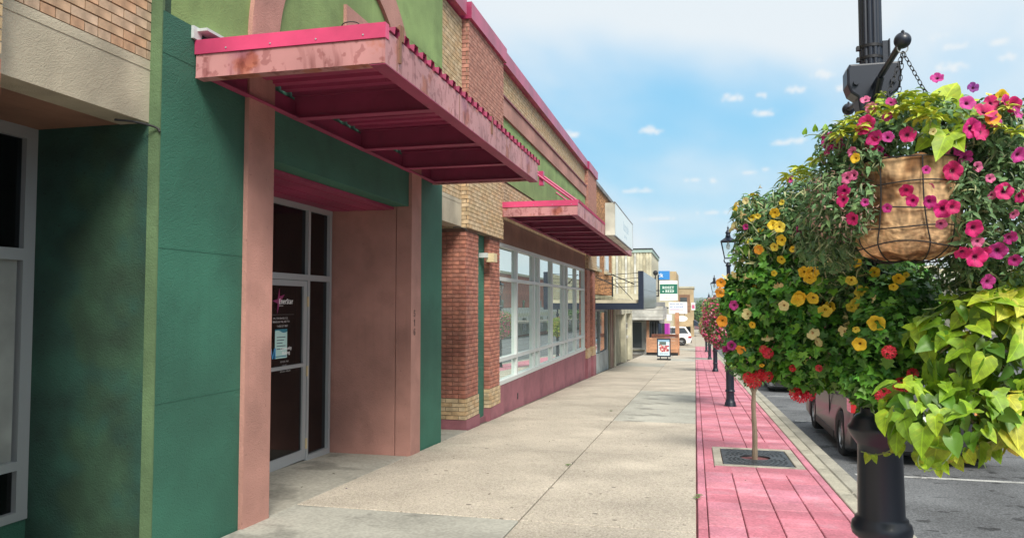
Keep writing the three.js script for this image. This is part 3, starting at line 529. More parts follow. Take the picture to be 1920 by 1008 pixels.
  for (let k = 0; k < 4; k++) {
    const n = (k + 1) % 4;
    mesh('glazing_bar', [bar(lo[k], hi[k], 0.009, 6)], lampPaint, L); mesh('frame_bar', [bar(hi[k], hi[n], 0.012, 6)], lampPaint, L); mesh('frame_bar', [bar(lo[k], lo[n], 0.010, 6)], lampPaint, L);
    const g = new THREE.BufferGeometry(); g.setAttribute('position', new THREE.Float32BufferAttribute([...lo[k], ...lo[n], ...hi[n], ...lo[k], ...hi[n], ...hi[k]], 3)); g.setAttribute('uv', new THREE.Float32BufferAttribute([0, 0, 1, 0, 1, 1, 0, 0, 1, 1, 0, 1], 2)); g.computeVertexNormals(); mesh('pane', [g], lanternGlass, L);
  }
  const rf = new THREE.CylinderGeometry(0.065, 0.225, 0.085, 4, 1); rf.rotateY(Math.PI / 4); mesh('roof', [move(rf, 0, 3.52, 0)], lampPaint, L);
  mesh('chimney', [lathe([[0.0, 3.555], [0.06, 3.555], [0.05, 3.60], [0.043, 3.635], [0.056, 3.65], [0.056, 3.668], [0.035, 3.69], [0.03, 3.71], [0.012, 3.73], [0.02, 3.755], [0.02, 3.77], [0.006, 3.79], [0.0, 3.83]], 18)], lampPaint, L);
  mesh('bulb', [lathe([[0, 3.30], [0.028, 3.31], [0.04, 3.345], [0.04, 3.39], [0.024, 3.43], [0.02, 3.47], [0, 3.47]], 16)], bulbGlass, L);
  return t;
}
const lampSpots = [[0.68, -3.13], [0.70, -16.45], [0.755, -30.6], [0.785, -44.4], [0.80, -58.5]];
const lampLabels = ['black street lamp with fluted shaft carrying a coconut-fibre flower basket', 'black street lamp just past the slender tree in the metal grate', 'black lantern lamp second beyond the tree grate', 'black lantern lamp beside the pale band in the pink paving', 'black lantern lamp farthest along the pink paving'];
const lamp0 = makeLamp('street_lamp', lampLabels[0], 'lamps along the kerb');
lampSpots.forEach(([x, z], i) => {
  const o = i ? lamp0.clone() : lamp0;
  if (i) { o.name = numbered('street_lamp'); o.userData = { label: lampLabels[i], category: 'street lamp', group: 'lamps along the kerb' }; scene.add(o); }
  o.position.set(x, gy(z), z);
});

// ---------- plants ----------
const leafMat = (c, o = {}) => { const m = new THREE.MeshPhysicalMaterial({ roughness: 0.62, transmission: 0.28, thickness: 0, side: THREE.DoubleSide, ...o }); m.color.setRGB(...c); return m; };
// leaf outlines as fans: base at the origin, along +y, upper face +z
function finish(p) {
  let g = new THREE.BufferGeometry(); g.setAttribute('position', new THREE.Float32BufferAttribute(p, 3)); g = mergeVertices(g, 1e-5); g.computeVertexNormals();
  const q = g.attributes.position, u = []; for (let i = 0; i < q.count; i++) u.push(q.getX(i), q.getY(i)); g.setAttribute('uv', new THREE.Float32BufferAttribute(u, 2)); return g;
}
function fanLeaf(outline, centre, cup, bend) {
  const p = [], f = ([x, y], e = 0) => [x, y, Math.sqrt(x * x + 1e-6) * cup - bend * y * y + e];
  const c = f(centre), o = outline.map((q, i) => f(q, (i % 2 ? 1 : -1) * 0.0012)), m = outline.map(([x, y]) => f([lerp(centre[0], x, 0.55), lerp(centre[1], y, 0.55)]));
  for (let i = 0; i + 1 < o.length; i++) p.push(...c, ...m[i], ...m[i + 1], ...m[i], ...o[i], ...o[i + 1], ...m[i], ...o[i + 1], ...m[i + 1]);
  return finish(p);
}
const mirror = half => [...half, ...half.slice(0, -1).reverse().map(([x, y]) => [-x, y])];
function bladeLeaf(L, W, cup, bend, n = 4) {                        // a folded blade: two halves along a curved midrib
  const p = [], w = t => W * Math.pow(Math.sin(Math.PI * Math.pow(t, 0.8)), 0.9);
  const at2 = (t, s) => { const y = L * t, x = s * w(t) / 2; return [x, y * (1 - 0.12 * t), Math.abs(x) * cup - bend * y * y / L]; };
  for (let i = 0; i < n; i++) for (const s of [1, -1]) { const a = i / n, b = (i + 1) / n, q = [at2(a, 0), at2(a, s), at2(b, s), at2(b, 0)]; s > 0 ? p.push(...q[0], ...q[1], ...q[2], ...q[0], ...q[2], ...q[3]) : p.push(...q[0], ...q[2], ...q[1], ...q[0], ...q[3], ...q[2]); }
  return finish(p);
}
const LEAF = {
  petunia: bladeLeaf(0.038, 0.014, 0.5, 0.5, 4),
  thin: bladeLeaf(0.042, 0.006, 0.3, 0.7, 3),
  rosette: bladeLeaf(0.036, 0.012, 0.35, 0.35, 3),
  ivy: fanLeaf(mirror([[0, 0], [0.014, -0.006], [0.026, 0.004], [0.018, 0.014], [0.031, 0.026], [0.013, 0.029], [0, 0.047]]), [0, 0.015], 0.15, 5),
  heart: fanLeaf(mirror([[0, 0.006], [0.012, -0.005], [0.026, 0.000], [0.032, 0.016], [0.029, 0.036], [0.018, 0.058], [0, 0.083]]), [0, 0.026], 0.32, 3.2),
  lobed: fanLeaf(mirror([[0, 0.004], [0.014, -0.006], [0.034, -0.004], [0.044, 0.008], [0.030, 0.018], [0.022, 0.026], [0.024, 0.044], [0.014, 0.064], [0, 0.085]]), [0, 0.024], 0.25, 3.2),
  tree: bladeLeaf(0.055, 0.03, 0.25, 0.4, 3),
};
// a petunia: ruffled five-lobed trumpet facing +z, tube behind
function trumpet(R, deep = 0.7, ruffle = 0.12) {
  const N = 25, rings = [[0.05, -deep * 1.5], [0.11, -deep * 0.95], [0.2, -deep * 0.5], [0.5, -0.16], [0.8, -0.02], [1, -0.03]], p = [];
  const v = (k, i) => { const [r, z] = rings[k], a = i / N * 2 * Math.PI, lobe = 1 - 0.12 * Math.pow(Math.abs(Math.cos(a * 2.5)), 3) * (k > 3 ? 1 : k === 3 ? 0.4 : 0), wob = k > 3 ? ruffle * (Math.sin(a * 5) * 0.5 + Math.sin(a * 10 + 1) * 0.5) * (k === 5 ? 1 : 0.4) : 0; return [Math.cos(a) * r * lobe * R, Math.sin(a) * r * lobe * R, (z + wob) * R]; };
  const out = [[], []];
  for (let k = 0; k + 1 < rings.length; k++) for (let i = 0; i < N; i++) { const a = v(k, i), b = v(k, i + 1), c = v(k + 1, i + 1), d = v(k + 1, i); out[k < 2 ? 0 : 1].push(...a, ...b, ...c, ...a, ...c, ...d); }
  return out.map(finish);
}
const onDisc = (t, w, ox = 0.5, oy = 0.5) => { t.repeat.set(1 / w, 1 / w); t.offset.set(ox, oy); return t; };
const petalTex = onDisc(tex(256, (u, v) => { const x = u - 0.5, y = v - 0.5, r = Math.hypot(x, y) * 2, a = Math.atan2(y, x), vein = fbm((a + 3.2) * 9, r * 2, 0, 3, 221), blo = fbm(u * 6, v * 6, 6, 3, 223), k = 0.92 + (vein - 0.5) * 0.3 + (blo - 0.5) * 0.3 - 0.42 * sstep(0.38, 0.12, r + (vein - 0.5) * 0.3); return k; }, true), 0.07);
const limeTex = tex(256, (u, v) => { const x = Math.abs(u - 0.5), y = v, side = Math.abs(mod((y * 5.5 - x * 5.5), 1) - 0.5), mid = sstep(0.025, 0.008, x), vn = sstep(0.09, 0.02, side) * 0.5, b = fbm(u * 5, v * 5, 5, 4, 225), yl = sstep(0.5, 0.75, fbm(u * 3 + 4, v * 3, 3, 4, 227)), k = 0.80 + (b - 0.5) * 0.35 + 0.16 * Math.max(mid, vn); return [k * (1 + 0.22 * yl), k, k * 0.9]; }, true); limeTex.repeat.set(1 / 0.09, 1 / 0.1); limeTex.offset.set(0.5, 0.1);
const petal = (c, o = {}) => leafMat(c, { roughness: 0.7, transmission: 0.25, map: petalTex, ...o });
const yellowTex = onDisc(tex(256, (u, v) => { const x = u - 0.5, y = v - 0.5, r = Math.hypot(x, y) * 2, vein = fbm((Math.atan2(y, x) + 3.2) * 9, r * 2, 0, 3, 231); const k = 0.97 + (vein - 0.5) * 0.2, d = sstep(0.24, 0.12, r); return [k * (1 - 0.2 * d), k * (1 - 0.35 * d), k * (1 - 0.4 * d)]; }, true), 0.07);
const yel = c => petal(c, { map: yellowTex });
const PET = {
  hot: [petal([0.78, 0.010, 0.20]), petal([0.80, 0.02, 0.27]), petal([0.68, 0.008, 0.16])], magenta: [petal([0.58, 0.018, 0.25]), petal([0.66, 0.04, 0.33])], purple: [petal([0.26, 0.02, 0.27])], rosy: [petal([0.80, 0.16, 0.36])],
  yellow: [yel([0.95, 0.68, 0.03]), yel([0.95, 0.62, 0.02]), yel([0.95, 0.76, 0.08])], orange: [yel([0.92, 0.38, 0.02])], pale: [yel([0.90, 0.78, 0.36])], red: [leafMat([0.76, 0.014, 0.035]), leafMat([0.84, 0.03, 0.075])], throat: leafMat([0.20, 0.01, 0.08]), throatY: leafMat([0.50, 0.30, 0.02]), stalk: leafMat([0.18, 0.26, 0.08]),
};
const trumpets = [trumpet(0.033), trumpet(0.033, 0.85, 0.2), trumpet(0.033, 0.6, 0.26)];
const toFace = (d, roll = rnd() * 6.28) => { const q = new THREE.Quaternion().setFromUnitVectors(new THREE.Vector3(0, 0, 1), d.clone().normalize()); return q.multiply(new THREE.Quaternion().setFromAxisAngle(new THREE.Vector3(0, 0, 1), roll)); };
function flower(parent, pos, dir, R, colour, base) {
  const t = trumpets[Math.floor(rnd() * 3)], set = PET[colour], f = mesh('flower', t[1], set[Math.floor(rnd() * set.length)], parent);
  f.position.copy(pos).sub(base); f.quaternion.copy(toFace(dir)); f.scale.setScalar(R / 0.033); f.scale.multiply(new THREE.Vector3(rr(0.88, 1.08), rr(0.88, 1.08), rr(0.8, 1.1)));
  mesh('throat', t[0], colour === 'yellow' || colour === 'pale' || colour === 'orange' ? (colour === 'pale' ? PET.pale[0] : PET.throatY) : PET.throat, f);
  return f;
}
// geranium head: a dome of small five-petalled florets
const geraniumGeo = (() => {
  const out = [];
  for (let k = 0; k < 17; k++) {
    const y = 1 - 1.35 * (k + 0.5) / 17, a = k * 2.4, r = Math.sqrt(Math.max(0, 1 - y * y)), n = new THREE.Vector3(Math.cos(a) * r, Math.sin(a) * r, y), q = toFace(n), p = [];
    for (let j = 0; j < 5; j++) { const b = j / 5 * 2 * Math.PI, c0 = Math.cos(b - 0.5), s0 = Math.sin(b - 0.5), c1 = Math.cos(b + 0.5), s1 = Math.sin(b + 0.5), R = 0.011; p.push(0, 0, -0.002, c0 * R * 0.75, s0 * R * 0.75, 0, Math.cos(b) * R, Math.sin(b) * R, 0.002, 0, 0, -0.002, Math.cos(b) * R, Math.sin(b) * R, 0.002, c1 * R * 0.75, s1 * R * 0.75, 0); }
    const g = new THREE.BufferGeometry(); g.setAttribute('position', new THREE.Float32BufferAttribute(p, 3)); g.setAttribute('uv', new THREE.Float32BufferAttribute(p.flatMap((w, i) => i % 3 === 0 ? [w, p[i + 1]] : []), 2)); g.applyQuaternion(q); g.translate(n.x * 0.022, n.y * 0.022, n.z * 0.02); g.computeVertexNormals(); out.push(g);
  }
  return mergeGeometries(out);
})();
const UP = new THREE.Vector3(0, 1, 0);
const rdir = () => { const z = rr(-1, 1), a = rr(0, 6.2832), r = Math.sqrt(1 - z * z); return new THREE.Vector3(Math.cos(a) * r, z, Math.sin(a) * r); };
function leafTurn(n, d) { const z = n.clone().normalize(), y = d.clone().addScaledVector(z, -d.dot(z)).normalize(), x = new THREE.Vector3().crossVectors(y, z); return new THREE.Quaternion().setFromRotationMatrix(new THREE.Matrix4().makeBasis(x, y, z)); }
// blobs: { c: centre, r: Vector3 radii }. Leaves fill an outer shell, pointing out and drooping
function inBlob(b, shell = 0.45) { const d = rdir(), t = Math.pow(rr(Math.pow(1 - shell, 3), 1), 1 / 3) * (1 + 0.10 * Math.sin(d.x * 9 + b.c.x * 40) * Math.sin(d.y * 8 + d.z * 9)); return { p: new THREE.Vector3(d.x * b.r.x * t, d.y * b.r.y * t, d.z * b.r.z * t).add(b.c), n: new THREE.Vector3(d.x / b.r.x, d.y / b.r.y, d.z / b.r.z).normalize() }; }
function foliage(name, parent, base, geo, material, count, blobs, { colour, size = [0.7, 1.2], droop = 0.3, up = 0.5, shell = 0.45, keep } = {}) {
  const vol = blobs.map(b => Math.pow(b.r.x * b.r.y + b.r.y * b.r.z + b.r.x * b.r.z, 1) * (b.w ?? 1)), sum = vol.reduce((a, b) => a + b, 0);
  const im = new THREE.InstancedMesh(geo, material, count), m = new THREE.Matrix4(), c = new THREE.Color(); let k = 0, tries = 0;
  while (k < count && tries++ < count * 6) {
    let s = rnd() * sum, i = 0; while (s > vol[i] && i < vol.length - 1) { s -= vol[i]; i++; }
    const { p, n } = inBlob(blobs[i], shell); if (keep && !keep(p)) continue;
    const nn = n.clone().multiplyScalar(0.6).addScaledVector(UP, up).addScaledVector(rdir(), 0.75), dd = n.clone().multiplyScalar(0.7).addScaledVector(UP, -droop).addScaledVector(rdir(), 0.8);
    const sc = rr(...size); m.compose(p.sub(base), leafTurn(nn, dd), new THREE.Vector3(sc, sc, sc)); im.setMatrixAt(k, m);
    const col = colour(); c.setRGB(...col); im.setColorAt(k, c); k++;
  }
  im.count = k; im.name = name; im.userData.kind = 'stuff'; im.castShadow = im.receiveShadow = true; parent.add(im); return im;
}
const tint = (c, s = 0.25, hue = 0.15) => () => { const k = 1 + rr(-s, s), h = rr(-hue, hue); return [c[0] * k * (1 + h), c[1] * k, c[2] * k * (1 - h)]; };
const B1 = leafMat([1, 1, 1], { roughness: 0.72 }), GLOSS = leafMat([1, 1, 1], { roughness: 0.52, transmission: 0.22 });
const blob = (px, py, Z, rx, ry, rz, w) => ({ c: at(px, py, Z), r: new THREE.Vector3(rx, ry, rz), w });
function frontOf(px, py, blobs, fallback) {                         // where a line of sight first meets the mass of leaves
  const d = at(px, py, 1).sub(EYE); let best = Infinity;
  for (const b of blobs) { const o = EYE.clone().sub(b.c).divide(b.r), v = d.clone().divide(b.r), A = v.dot(v), Bq = o.dot(v), C = o.dot(o) - 1, D = Bq * Bq - A * C; if (D > 0) best = Math.min(best, (-Bq - Math.sqrt(D)) / A); }
  return best < Infinity ? best : fallback;
}
// hanging basket hardware: fibre liner, wire cage, chains
const fibre = new THREE.MeshStandardMaterial({ roughness: 0.95, side: THREE.DoubleSide, bumpScale: 0.012 });
fibre.map = tex(512, (u, v) => { const a = fbm(u * 5, v * 3, 5, 5, 201), f = fbm(u * 90, v * 22, 90, 3, 205), s = sstep(0.58, 0.72, fbm(u * 8, v * 6, 8, 4, 207)); const fl = fbm(u * 40 + v * 30, v * 70, 0, 3, 213), k = 0.78 + (a - 0.5) * 0.6 + (f - 0.5) * 0.45 + (fl - 0.5) * 0.3; return [k * 0.98 * (1 - 0.42 * s), k * 0.81 * (1 - 0.50 * s), k * 0.60 * (1 - 0.58 * s)]; }, true);
fibre.bumpMap = tex(256, (u, v) => fbm(u * 60, v * 30, 60, 3, 209) * 0.5 + fbm(u * 7, v * 5, 7, 3, 211) * 0.5);
function basketBody(t, rTop, h) {                                   // local: rim at y = 0
  const prof = [[0.001, -h], [rTop * 0.5, -h + 0.004], [rTop * 0.80, -h + 0.018], [rTop * 0.93, -h + 0.06], [rTop * 0.94, -h * 0.62], [rTop * 0.97, -h * 0.3], [rTop, 0.012], [rTop - 0.012, 0.012], [rTop - 0.02, -0.03], [0.001, -0.03]];
  const g = lathe(prof.flatMap((q, i) => i && i < 7 ? [[(q[0] + prof[i - 1][0]) / 2, (q[1] + prof[i - 1][1]) / 2], q] : [q]), 96), p = g.attributes.position; for (let i = 0; i < p.count; i++) { const x = p.getX(i), y = p.getY(i), z = p.getZ(i), a = Math.atan2(z, x), k = 1 + 0.022 * Math.sin(a * 5 + y * 30) * (y < -0.02 ? 1 : 0.3) + 0.05 * (fbm(Math.cos(a) * 3 + 9, Math.sin(a) * 3 + y * 18 + 9, 0, 3, 215) - 0.5); p.setXYZ(i, x * k, y + 0.004 * Math.sin(a * 9) + (y > 0 ? 0.02 * (fbm(Math.cos(a) * 7 + 20, Math.sin(a) * 7 + 20, 0, 3, 217) - 0.4) : 0), z * k); } g.computeVertexNormals();
  mesh('fibre_liner', [g], fibre, t);
  const w = holder('wire_cage', t), ring = (y, r, wob) => { const q = []; for (let k = 0; k <= 40; k++) { const a = k / 40 * 6.2832; q.push([Math.cos(a) * r, y + wob * Math.sin(a * 3 + y * 40), Math.sin(a) * r]); } return tube(q, 0.0023, 80, 5); };
  for (const [y, k, wob] of [[0.012, 1.02, 0], [-h * 0.22, 0.995, 0.004], [-h * 0.48, 0.975, 0.005], [-h * 0.68, 0.97, 0.004], [-h * 0.86, 0.95, 0.010]]) mesh('ring', [ring(y, rTop * k + 0.004, wob)], M.black, w);
  for (let k = 0; k < 9; k++) { const a = k / 9 * 6.2832 + 0.15, d = 0.13 * (k % 2 ? 1 : -1); mesh('rib', [tube([[1.02, 0.012, 0], [0.995, -h * 0.4, 0.1], [0.975, -h * 0.68, 0.5], [0.93, -h * 0.86, 1], [0.55, -h - 0.006, 1.6], [0.1, -h - 0.004, 2]].map(([r, y, s]) => [Math.cos(a + d * s) * (rTop * r + 0.004), y, Math.sin(a + d * s) * (rTop * r + 0.004)]), 0.0023, 24, 5)], M.black, w); }
}
function chains(t, rTop, ringY) {
  for (let k = 0; k < 3; k++) {
    const a = k * 2.094 + 0.5, A = new THREE.Vector3(0, ringY - 0.03, 0), E = new THREE.Vector3(Math.cos(a) * rTop, 0.012, Math.sin(a) * rTop), n = Math.round(A.distanceTo(E) / 0.0185), links = [];
    for (let i = 0; i < n; i++) { const g = new THREE.TorusGeometry(0.0085, 0.0016, 5, 10); g.scale(0.72, 1.35, 1); g.rotateY((i % 2) * Math.PI / 2 + a); const q = new THREE.Quaternion().setFromUnitVectors(UP, A.clone().sub(E).normalize()); g.applyQuaternion(q); const p = E.clone().lerp(A, (i + 0.5) / n); g.translate(p.x, p.y, p.z); links.push(g); }
    mesh('chain', links, M.darkMetal, t, 'stuff');
  }
  const r = new THREE.TorusGeometry(0.0165, 0.0022, 6, 18); r.translate(0, ringY - 0.016, 0); mesh('hook_ring', [r], M.alu, t);
}

// ---- the near basket: fibre liner, pink petunias, lime sweet-potato vine ----
{
  const pos = new THREE.Vector3(0.68, 1.965, -3.13 + 0.45), base = pos;
  const t = thing('flower_basket', 'fibre-lined hanging basket of pink petunias trailing lime green sweet-potato vine', 'hanging basket', pos.toArray(), 'hanging baskets on the lamps');
  basketBody(t, 0.165, 0.30); chains(t, 0.165, gy(-3.13) + 2.548 - 1.965 - 0.02);
  mesh('soil', [move(new THREE.CylinderGeometry(0.15, 0.15, 0.02, 24), 0, -0.02, 0)], mat([0.03, 0.02, 0.014]), t);
  const top = [blob(1725, 258, 2.52, 0.30, 0.125, 0.26), blob(1860, 262, 2.45, 0.19, 0.13, 0.22), blob(1605, 275, 2.55, 0.13, 0.10, 0.17), blob(1700, 215, 2.5, 0.12, 0.075, 0.14)];
  const rightM = [blob(1868, 400, 2.42, 0.20, 0.23, 0.22), blob(1790, 325, 2.36, 0.07, 0.05, 0.08), blob(1900, 500, 2.45, 0.18, 0.13, 0.20), blob(1815, 400, 2.30, 0.07, 0.12, 0.09), blob(1810, 505, 2.52, 0.12, 0.07, 0.13), blob(1880, 560, 2.5, 0.16, 0.08, 0.16), blob(1900, 330, 2.4, 0.18, 0.16, 0.2)];
  const leftM = [blob(1578, 380, 2.52, 0.115, 0.16, 0.18), blob(1560, 440, 2.62, 0.12, 0.13, 0.16), blob(1622, 300, 2.40, 0.05, 0.05, 0.07), blob(1612, 385, 2.42, 0.055, 0.10, 0.08)];
  const mass = [...top, ...rightM, ...leftM];
  const clearLiner = p => { const dx = p.x - pos.x, dz = p.z - pos.z; if (Math.hypot(dx, dz) < 0.168 && p.y < 1.93) return false; const v = p.clone().sub(EYE), s = v.dot(AHEAD), px = 960 + FOCAL * v.dot(RIGHT) / s, py = 504 - FOCAL * v.dot(UPV) / s; return !(dz > 0 && p.y < 1.935 && Math.atan2(dx, dz) > -0.75 && Math.atan2(dx, dz) < 0.5 && Math.hypot(dx, dz) < 0.34); };
  foliage('petunia_leaves', t, base, LEAF.petunia, B1, 14500, mass, { colour: tint([0.12, 0.24, 0.085], 0.45, 0.15), keep: clearLiner, droop: 0.1, size: [0.5, 1.05], shell: 0.5 });
  foliage('petunia_stems', t, base, LEAF.thin, B1, 2600, mass, { colour: tint([0.30, 0.36, 0.18], 0.4, 0.12), keep: clearLiner, size: [0.6, 1.3], shell: 0.3 });
  foliage('spent_blooms', t, base, LEAF.rosette, B1, 620, [blob(1585, 395, 2.48, 0.12, 0.10, 0.16), blob(1560, 350, 2.52, 0.08, 0.05, 0.1)], { colour: tint([0.42, 0.27, 0.21], 0.35, 0.1), size: [0.3, 0.55], shell: 0.12, keep: clearLiner });
  // lime rosettes along the top
  const ros = leafMat([0.45, 0.56, 0.04], { roughness: 0.5 }), ros2 = leafMat([0.60, 0.62, 0.07], { roughness: 0.5 });
  for (const [px, py, Z, n] of [[1700, 172, 2.5, 1], [1716, 188, 2.46, 1], [1735, 200, 2.45, 1], [1690, 195, 2.44, 1], [1672, 205, 2.48, 1], [1745, 178, 2.5, 1], [1722, 210, 2.42, 1], [1752, 212, 2.42, 1], [1600, 218, 2.5, 1], [1585, 232, 2.5, 1], [1612, 236, 2.48, 1], [1575, 246, 2.5, 1], [1652, 172, 2.5, 0.6], [1640, 195, 2.5, 0.8], [1528, 296, 2.75, 1], [1500, 312, 2.8, 1], [1482, 325, 2.8, 1.1], [1515, 325, 2.78, 1], [1540, 290, 2.7, 1], [1890, 195, 2.46, 0.8], [1870, 230, 2.4, 0.7], [1905, 240, 2.42, 0.8]]) {
    const r = holder('lime_rosette', t); r.position.copy(at(px, py, px > 1545 ? Math.min(Z, frontOf(px, py + 8, mass, Z)) - 0.02 : Z - 0.08)).sub(base);
    for (let k = 0; k < 16; k++) { const a = k * 2.4, e = 1.25 - 1.5 * k / 16, d = new THREE.Vector3(Math.cos(a) * Math.cos(e), Math.sin(e), Math.sin(a) * Math.cos(e)); const m = mesh('leaf', LEAF.rosette, k % 3 ? ros : ros2, r); m.quaternion.copy(leafTurn(UP.clone().addScaledVector(rdir(), 0.4).addScaledVector(d, -0.2), d)); m.scale.setScalar(n * rr(1.0, 1.6)); m.position.set(0, -0.02 * k / 16, 0); }
  }
  // flowers
  const cam = p => EYE.clone().sub(p).normalize();
  const put = (px, py, size, col, Z) => { const d = Z ?? Math.min(frontOf(px, py, mass, 2.45), 2.6) - 0.02, p = at(px, py, d), out = p.clone().sub(pos).normalize(); return flower(t, p, out.multiplyScalar(0.7).addScaledVector(cam(p), 0.75).addScaledVector(rdir(), 0.45), size * 0.46 * d / FOCAL, col, base); };
  for (const [px, py, s, c, Z] of [[1758, 145, 26, 'magenta', 2.5], [1785, 166, 22, 'magenta', 2.5], [1826, 163, 24, 'purple', 2.48], [1623, 186, 22, 'rosy'], [1672, 190, 22, 'magenta'], [1634, 202, 28, 'rosy'], [1626, 230, 38, 'hot'], [1618, 240, 30, 'hot'], [1640, 258, 40, 'hot'], [1634, 270, 34, 'hot'], [1556, 264, 40, 'magenta', 2.52], [1572, 272, 36, 'magenta', 2.5], [1552, 280, 28, 'hot', 2.53], [1664, 218, 22, 'magenta'], [1598, 285, 24, 'rosy'], [1666, 256, 28, 'magenta'], [1660, 302, 32, 'hot'], [1703, 252, 34, 'hot'], [1815, 192, 34, 'magenta'], [1850, 206, 42, 'hot'], [1862, 192, 36, 'hot'], [1902, 196, 38, 'hot'], [1890, 190, 34, 'hot'], [1824, 240, 42, 'hot'], [1840, 246, 40, 'hot'], [1910, 210, 30, 'magenta'], [1788, 320, 42, 'hot'], [1800, 278, 32, 'magenta'], [1812, 296, 34, 'magenta'], [1772, 282, 24, 'rosy'], [1835, 312, 22, 'rosy'], [1912, 290, 34, 'magenta'], [1868, 228, 24, 'magenta'],
    [1700, 357, 30, 'hot', 2.2], [1711, 376, 26, 'hot', 2.2], [1664, 390, 20, 'magenta', 2.24], [1745, 378, 30, 'magenta', 2.22], [1770, 392, 40, 'hot', 2.2], [1788, 388, 34, 'hot', 2.18], [1738, 318, 20, 'magenta', 2.25], [1582, 358, 30, 'hot'], [1580, 374, 30, 'hot'], [1598, 410, 32, 'hot'], [1622, 379, 18, 'magenta'], [1588, 333, 26, 'rosy'], [1600, 328, 24, 'rosy'], [1828, 428, 36, 'hot'], [1884, 358, 36, 'hot'], [1916, 368, 30, 'hot'], [1806, 474, 38, 'hot', 2.22], [1832, 482, 44, 'hot', 2.22], [1846, 476, 34, 'hot', 2.24], [1872, 470, 40, 'magenta'], [1896, 446, 34, 'magenta'], [1858, 334, 20, 'rosy'], [1766, 420, 24, 'rosy', 2.22], [1834, 452, 24, 'rosy'], [1854, 528, 34, 'magenta', 2.3], [1904, 488, 26, 'magenta'], [1903, 402, 22, 'rosy'], [1862, 366, 20, 'rosy'], [1650, 280, 18, 'magenta'], [1745, 350, 16, 'rosy', 2.3],
    [1604, 296, 22, 'yellow'], [1728, 304, 24, 'yellow'], [1862, 220, 32, 'orange'], [1880, 182, 32, 'yellow'], [1860, 178, 26, 'yellow'], [1750, 246, 16, 'pale']]) put(px, py, s, c, Z);
  for (let k = 0; k < 34; k++) { const b = mass[Math.floor(rnd() * mass.length)], { p, n } = inBlob(b, 0.02); if (n.dot(cam(p)) > 0.1) continue; flower(t, p, n, rr(0.02, 0.036), ['hot', 'magenta', 'rosy'][k % 3], base); }
  // bright sweet-potato leaves on top and a curtain of them below
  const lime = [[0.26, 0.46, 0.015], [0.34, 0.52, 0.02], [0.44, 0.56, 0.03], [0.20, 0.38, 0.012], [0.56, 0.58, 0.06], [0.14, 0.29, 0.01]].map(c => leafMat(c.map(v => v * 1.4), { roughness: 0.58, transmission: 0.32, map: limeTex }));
  const leaf = (p, n, d, s, m, g) => { const o = mesh('leaf', g, m, t); o.position.copy(p).sub(base); o.quaternion.copy(leafTurn(n, d)); o.scale.setScalar(s); };
  for (const [px, py, Z, ax, ay, s, g] of [[1765, 225, 2.36, -0.75, 0.55, 1.25, 'heart'], [1770, 228, 2.34, 0.15, 1, 1.5, 'lobed'], [1785, 232, 2.34, 0.9, 0.35, 1.3, 'heart'], [1766, 200, 2.38, 0.05, 1, 1.45, 'heart'], [1782, 245, 2.3, 0.3, -0.9, 1.15, 'heart'], [1768, 240, 2.3, -0.95, -0.3, 1.2, 'heart'], [1800, 205, 2.42, 0.6, 0.8, 0.9, 'heart'], [1820, 225, 2.38, 0.95, 0.2, 1.1, 'heart'], [1776, 250, 2.28, -0.5, -0.8, 1.2, 'lobed'], [1650, 195, 2.45, 0.5, 0.8, 0.8, 'heart'], [1655, 215, 2.42, -0.6, 0.6, 0.7, 'heart'], [1648, 225, 2.42, 0.7, -0.5, 0.6, 'heart']]) {
    const p = at(px, py, Z), d = RIGHT.clone().multiplyScalar(ax).addScaledVector(UP, ay).addScaledVector(AHEAD, -0.3); leaf(p, cam(p).addScaledVector(UP, 0.9).addScaledVector(rdir(), 0.35), d, s, lime[1 + Math.floor(rnd() * 2)], LEAF[g]);
  }
  const vine = [blob(1840, 655, 2.38, 0.15, 0.19, 0.15), blob(1905, 640, 2.40, 0.15, 0.22, 0.16), blob(1770, 775, 2.33, 0.16, 0.10, 0.13), blob(1700, 760, 2.40, 0.07, 0.09, 0.09), blob(1850, 775, 2.34, 0.13, 0.085, 0.12), blob(1915, 770, 2.36, 0.10, 0.09, 0.12), blob(1770, 640, 2.46, 0.09, 0.15, 0.10), blob(1860, 570, 2.40, 0.12, 0.06, 0.12), blob(1930, 560, 2.40, 0.10, 0.10, 0.12)];
  foliage('vine_leaves', t, base, LEAF.heart, leafMat([1, 1, 1], { roughness: 0.5, transmission: 0.32 }), 460, vine, { colour: tint([0.10, 0.22, 0.012], 0.4, 0.2), size: [0.5, 0.85], droop: 1.2, up: 0.35, shell: 0.75 });  // filler leaves inside the vine, coloured darker so the gaps look shaded
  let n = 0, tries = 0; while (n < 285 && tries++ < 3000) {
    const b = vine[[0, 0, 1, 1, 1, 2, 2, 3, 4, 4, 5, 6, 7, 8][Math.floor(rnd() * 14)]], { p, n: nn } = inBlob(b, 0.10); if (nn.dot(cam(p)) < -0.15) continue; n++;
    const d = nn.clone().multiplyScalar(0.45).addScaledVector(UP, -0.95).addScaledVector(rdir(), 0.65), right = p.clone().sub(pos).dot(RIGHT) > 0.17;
    leaf(p, nn.clone().multiplyScalar(0.8).addScaledVector(UP, 0.55).addScaledVector(rdir(), 0.45), d, rr(0.5, 1.22), lime[right ? [1, 2, 2, 4, 4, 0][Math.floor(rnd() * 6)] : [0, 0, 1, 3, 5, 1][Math.floor(rnd() * 6)]], rnd() < 0.45 ? LEAF.lobed : LEAF.heart);  // right side takes brighter, yellower limes: sunlight put into the leaf colour
  }
